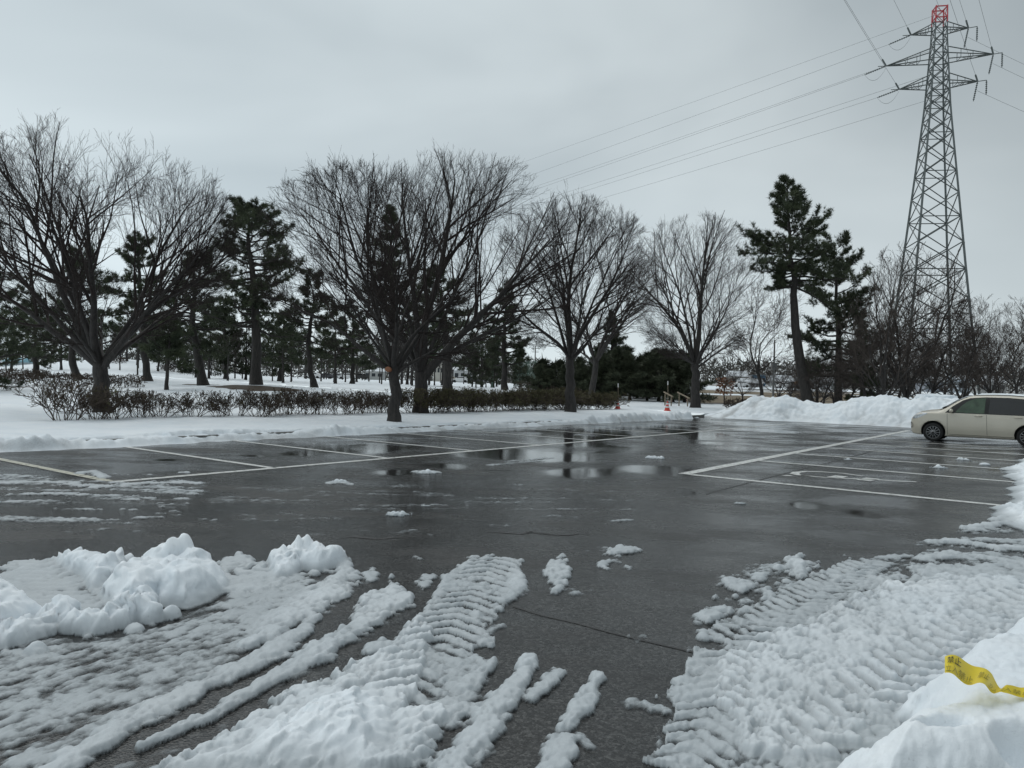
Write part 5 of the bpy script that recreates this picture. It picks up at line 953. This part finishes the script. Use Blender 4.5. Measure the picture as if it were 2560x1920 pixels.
for i, (a, b, lab) in enumerate([((1660, 980), (1682, 992), 'weathered wooden handrail by the young pines'), ((1694, 981), (1724, 996), 'weathered wooden handrail just left of the fan shaped zelkova')]):
    A, B = at(*a, 56), at(*b, 53); ba = np.array([A[0], A[1], float(ter(A[0], A[1])) - .05]); t = thing('wooden_handrail', lab, 'handrail', ba); mb = MB(); mb.tube([A - ba, B - ba], .05, 6); obj('rail', mb.build('rail'), M['wood'], t)
    for f in (.15, .85): q = A + (B - A) * f; mb = MB(); mb.tube([(q[0], q[1], float(ter(q[0], q[1])) - .1) - ba, q - ba], .045, 6); obj('post', mb.build('post'), M['wood'], t)

# ------------------------------------------------------------------ poles, net fence, buildings, far cars, far wood
def pole(name, px, top, dep, r, label, mat, cat='pole', arm=None):
    b = td(px, dep); h = CAMH + (960 + 0.0288 * (px - 1280) - top) / F * dep - b[2]; t = thing(name, label, cat, b); mb = MB(); mb.tube([(0, 0, -.2), (0, 0, h * .5), (0, 0, h)], [r, r * .85, r * .6], 8); obj('post', mb.build('post', True), mat, t)
    if arm == 'lamp':
        mb = MB(); mb.box((0, 0, h * .62), (.35, .3, .5)); obj('meter_box', mb.build('meter_box'), mat, t)
    if arm == 'cross':
        mb = MB(); mb.box((0, 0, h - .4), (1.6, .1, .1)); mb.box((0, 0, h - 1.1), (1.3, .1, .1)); obj('crossbar', mb.build('crossbar'), mat, t)
    return t
M['greenpost'] = simple('green_post', (0.035, 0.09, 0.06), 0.5); M['greypost'] = simple('concrete_pole', (0.16, 0.16, 0.155), 0.7)
pole('tall_post', 1231, 815, 82, .11, 'tall thin green post left of the narrow pine', M['greenpost']); pole('utility_pole', 1336, 866, 150, .16, 'far utility pole above the net fence', M['greypost'], arm='cross'); pole('lamp_pole', 1933, 850, 54, .085, 'thin grey pole with a box beside the crooked bare tree', M['greypost'], arm='lamp'); pole('utility_pole', 1440, 905, 170, .15, 'far thin pole behind the straight trunked zelkova', M['greypost'])
m_, t_, p_, lk = nodes('green_net'); g_ = nd(t_, 'ShaderNodeTexCoord'); ck = nd(t_, 'ShaderNodeTexChecker', {'Scale': 14.0}); lk(g_.outputs['Object'], ck.inputs['Vector']); p_.inputs['Base Color'].default_value = (0.03, 0.065, 0.045, 1); mr_ = nd(t_, 'ShaderNodeMapRange', {'To Min': 0.45, 'To Max': 0.85}); lk(ck.outputs['Fac'], mr_.inputs['Value']); lk(mr_.outputs[0], p_.inputs['Alpha']); M['net'] = m_
fa = td(1285, 96); t = thing('net_fence', 'tall dark green net fence right of the narrow pine', 'fence', fa)
for k in range(5):
    b = td(1285 + k * 17, 96 - k * 1.0) - fa; mb = MB(); mb.tube([b - np.array([0, 0, .2]), b + np.array([0, 0, 3.4])], .05, 6); obj('post', mb.build('post'), M['greenpost'], t)
    if k < 4:
        b2 = td(1285 + (k + 1) * 17, 96 - (k + 1) * 1.0) - fa; me = mesh('net', [b + (0, 0, .1), b2 + (0, 0, .1), b2 + (0, 0, 3.3), b + (0, 0, 3.3)], [(0, 1, 2, 3)], None, False); obj('net', me, M['net'], t)
M['roofsnow'] = simple('roof_with_snow', (0.62, 0.65, 0.68), 0.8, var=0.25, scale=.6); M['pane'] = simple('window_pane', (0.03, 0.035, 0.04), 0.15)
def building(px0, px1, eave, dep, col, label, gable=0.35, roofmat=None, nwin=3, name='house'):
    b = td((px0 + px1) / 2, dep); wd = (px1 - px0) / F * dep; h = CAMH + (960 + 0.0288 * (px0 - 1280) - eave) / F * dep - b[2]; dp = max(5.0, wd * .6); t = thing(name, label, 'building', b)
    wm = simple('wall_paint', col, .8, var=.12, scale=.5); mb = MB(); mb.box((0, 0, h / 2 - .3), (wd, dp, h + .6)); obj('wall', mb.build('wall'), wm, t)
    rz = gable * min(wd, dp); V = [(-wd / 2 - .4, -dp / 2 - .4, h), (wd / 2 + .4, -dp / 2 - .4, h), (wd / 2 + .4, dp / 2 + .4, h), (-wd / 2 - .4, dp / 2 + .4, h), (-wd / 2 - .4, 0, h + rz + .02), (wd / 2 + .4, 0, h + rz + .02)]
    obj('roof', mesh('roof', V, [(0, 1, 5, 4), (2, 3, 4, 5), (0, 3, 2, 1)], [(0, 4, 3), (1, 2, 5)], False), roofmat or M['roofsnow'], t)
    ww = wd / (nwin * 1.7); wmesh = MB().box((0, 0, 0), (ww, .12, min(1.3, h * .38))).build('window')
    for i in range(nwin):
        o = obj('window', wmesh, M['pane'], t); o.location = (-wd / 2 + wd * (i + .5) / nwin, -dp / 2, h * .58)
    return t
building(1822, 1862, 941, 235, (.42, .42, .40), 'pale house with snowy roof behind the rust leaved oak'); building(1868, 1884, 944, 250, (.38, .30, .26), 'small brownish house far behind the field')
building(1886, 1906, 938, 225, (.06, .16, .26), 'dark blue box shaped building far behind the crooked bare tree', .06, simple('blue_roof', (.07, .18, .28), .5), 2, 'warehouse'); building(1850, 1900, 957, 200, (.30, .30, .30), 'long low grey shed below the blue building', .25, None, 5, 'shed')
building(1930, 1975, 953, 215, (.40, .42, .42), 'low pale house right of the thin grey pole'); building(1992, 2018, 952, 220, (.36, .22, .14), 'brown walled house left of the leaning pine trunk'); building(2040, 2085, 955, 210, (.34, .36, .36), 'grey house seen between the two right pines'); building(2120, 2160, 955, 215, (.40, .38, .36), 'pale house behind the low bare trees')
building(2300, 2345, 955, 200, (.32, .34, .38), 'grey house under the pylon'); building(2380, 2410, 948, 190, (.50, .55, .60), 'small whitish building seen above the car bonnet'); building(2440, 2500, 955, 205, (.36, .36, .35), 'long house behind the car roof')
building(28, 62, 905, 150, (.40, .44, .46), 'pavilion with light blue roof far at the left border', .30, simple('light_blue_roof', (.22, .42, .50), .5), 2, 'pavilion'); building(0, 22, 908, 156, (.36, .34, .32), 'small shelter left of the blue roofed pavilion', .3, None, 2, 'shelter')
building(915, 960, 928, 215, (.34, .34, .33), 'low grey building left behind the scarred tree', .2); building(1085, 1110, 905, 230, (.40, .38, .34), 'pale building seen right of the forked zelkova', .2); building(1135, 1180, 926, 220, (.42, .42, .42), 'low pale building behind the curved pine', .2); building(1390, 1430, 930, 210, (.30, .31, .30), 'grey building behind the straight trunked zelkova', .2)
def far_car(k, px, dep, col, lab, rz):
    b = td(px, dep); t = thing('distant_car', lab, 'car', b, rz, 'cars parked beyond the park'); pm = simple('car_paint', col, .35, var=.05); X = np.array([-2.0, -1.9, -1.2, -.6, -.3, .9, 1.6, 1.95, 2.0]); Zt = np.array([.55, .75, .85, 1.3, 1.42, 1.42, 1.1, .85, .5])
    mb = MB(); rg_ = np.array([[(x, -.8, .3), (x, -.82, min(.75, z)), (x, -.66 if z > .9 else -.75, z), (x, .66 if z > .9 else .75, z), (x, .82, min(.75, z)), (x, .8, .3)] for x, z in zip(X, Zt)]); ii = np.arange(54).reshape(9, 6); mb.add(rg_.reshape(-1, 3), np.stack([ii[:-1], np.roll(ii, -1, 1)[:-1], np.roll(ii, -1, 1)[1:], ii[1:]], -1).reshape(-1, 4)); mb.add(rg_[0], [(0, 1, 4, 5), (1, 2, 3, 4)]); mb.add(rg_[-1], [(0, 1, 4, 5), (1, 2, 3, 4)]); obj('body', mb.build('body'), pm, t)
    mb = MB(); mb.box((.1, 0, 1.12), (1.7, 1.48, .34)); obj('window_band', mb.build('window_band'), M['carglass'], t)
    for wx in (-1.25, 1.25):
        for wy in (-.78, .78): w2 = MB(); w2.lathe([(0, -.1), (.32, -.1), (.32, .1), (0, .1)], k=12, M=[[1, 0, 0], [0, 0, 1], [0, 1, 0]]); o = obj('wheel', w2.build('wheel'), M['tyre'], t); o.location = (wx, wy, .32)
cc = [('white', (.6, .6, .6)), ('dark grey', (.05, .05, .055)), ('silver', (.35, .36, .37)), ('white', (.62, .62, .62)), ('black', (.02, .02, .02)), ('beige', (.4, .35, .28))]
for k, px in enumerate([782, 812, 838, 868, 900, 1122, 1150, 1180, 1210]): far_car(k, px, 176 + (k % 3), cc[k % 6][1], f'{cc[k % 6][0]} car parked beyond the park, {ordn[k]} counted from the left', .2 * (k % 3))
for k, px in enumerate([1960, 2005, 2052, 1850]): far_car(k, px, 168, cc[k][1], f'{cc[k][0]} car parked beyond the brown field ' + ('right of the thin grey pole', 'by the leaning pine trunk', 'between the two right pines', 'below the pale house')[k], .1)
rs = np.random.RandomState(9); n = 30000; az = np.radians(-48 + 96 * rs.rand(n)); dep = 270 + 160 * rs.rand(n); x = np.tan(az) * dep; top = 8.5 + 3.5 * fbm(x * .03, dep * .02, 3, 3) + 2.5 * fbm(x * .2, dep * .1, 4, 2); top = np.where(x > 40, top * 1.05, top)
u = rs.rand(n); p = np.stack([x, dep, ter(x, dep) + u * top * .75], 1); V, T3 = blades(rs, p, nrm(np.stack([rs.randn(n) * .4, rs.randn(n) * .4, 0.3 + u], 1)), 2, 2.0, 0.45)
obj('far_wood', mesh('far_wood', V, None, T3, False), M['farwood'], kind='stuff', label='dark leafless wood along the horizon')

# ------------------------------------------------------------------ yellow barrier tape with its printed words, draped on the deep snow
M['tape'] = simple('yellow_tape', (0.72, 0.56, 0.015), 0.35, var=0.06); M['ink'] = simple('black_print', (0.03, 0.03, 0.012), 0.5); M['ink2'] = simple('print_showing_through', (0.30, 0.25, 0.02), 0.5)
TD = 2.86
edge_u = [(2362, 1641), (2400, 1645), (2448, 1664), (2480, 1690), (2502, 1716), (2520, 1719), (2560, 1712), (2640, 1700), (2760, 1690)]
edge_l = [(2362, 1682), (2395, 1698), (2430, 1709), (2462, 1716), (2485, 1728), (2508, 1738), (2560, 1737), (2640, 1732), (2760, 1722)]
dpt_u = [2.92, 2.92, 2.92, 2.90, 2.86, 2.86, 2.88, 2.9, 2.95]; dpt_l = [2.80, 2.80, 2.80, 2.80, 2.82, 2.82, 2.82, 2.82, 2.85]
EU = np.array([at(*p, d) for p, d in zip(edge_u, dpt_u)]); EL = np.array([at(*p, d) for p, d in zip(edge_l, dpt_l)]); kk = np.linspace(0, 1, 9)
def tape_pt(u, v, lift=0.0):
    a = np.stack([np.interp(u, kk, EU[:, i]) for i in range(3)], -1); b = np.stack([np.interp(u, kk, EL[:, i]) for i in range(3)], -1); p = a + (b - a) * np.asarray(v)[..., None]; p[..., 2] += 0.010 * np.sin(np.asarray(u) * 23) + lift; p[..., 1] -= lift; return p
ug, vg = np.meshgrid(np.linspace(0, 1, 60), np.linspace(0, 1, 8), indexing='ij'); idx = np.arange(480).reshape(60, 8); cen = tape_pt(np.array(.45), np.array(.5))
tape = thing('barrier_tape', 'yellow barrier tape with black Japanese lettering lying on the deep snow', 'tape', cen); me = mesh('ribbon', tape_pt(ug, vg) - cen, np.stack([idx[:-1, :-1], idx[:-1, 1:], idx[1:, 1:], idx[1:, :-1]], -1).reshape(-1, 4)); rb = obj('ribbon', me, M['tape'], tape)
def print_text(txt, u0, v0, su, sv, mat, flip=False):
    cu = bpy.data.curves.new('lettering', 'FONT'); cu.body = txt; cu.size = 1.0; cu.resolution_u = 3; to = bpy.data.objects.new('lettering', cu); C.objects.link(to); bpy.context.view_layer.update()
    me = bpy.data.meshes.new_from_object(to.evaluated_get(bpy.context.evaluated_depsgraph_get())); bpy.data.objects.remove(to); co = np.zeros(len(me.vertices) * 3); me.vertices.foreach_get('co', co); co = co.reshape(-1, 3)
    if not len(co): return
    X = co[:, 0] * su; X = (X.max() - X) if flip else X; P = tape_pt(u0 + X, v0 - co[:, 1] * sv, 0.003) - cen; me.vertices.foreach_set('co', P.ravel()); me.update(); obj('lettering', me, mat, tape)
print_text('\u7981\u6b62', .015, .44, .062, .40, M['ink']); print_text('\u7acb\u5165\u7981\u6b62', .00, .90, .060, .40, M['ink2']); print_text('\u7981\u6b62', .27, .62, .055, .42, M['ink2']); print_text('\u7acb\u5165\u7981\u6b62', .55, .80, .060, .50, M['ink2']); print_text('\u7acb\u5165', .40, .85, .05, .4, M['ink2'])
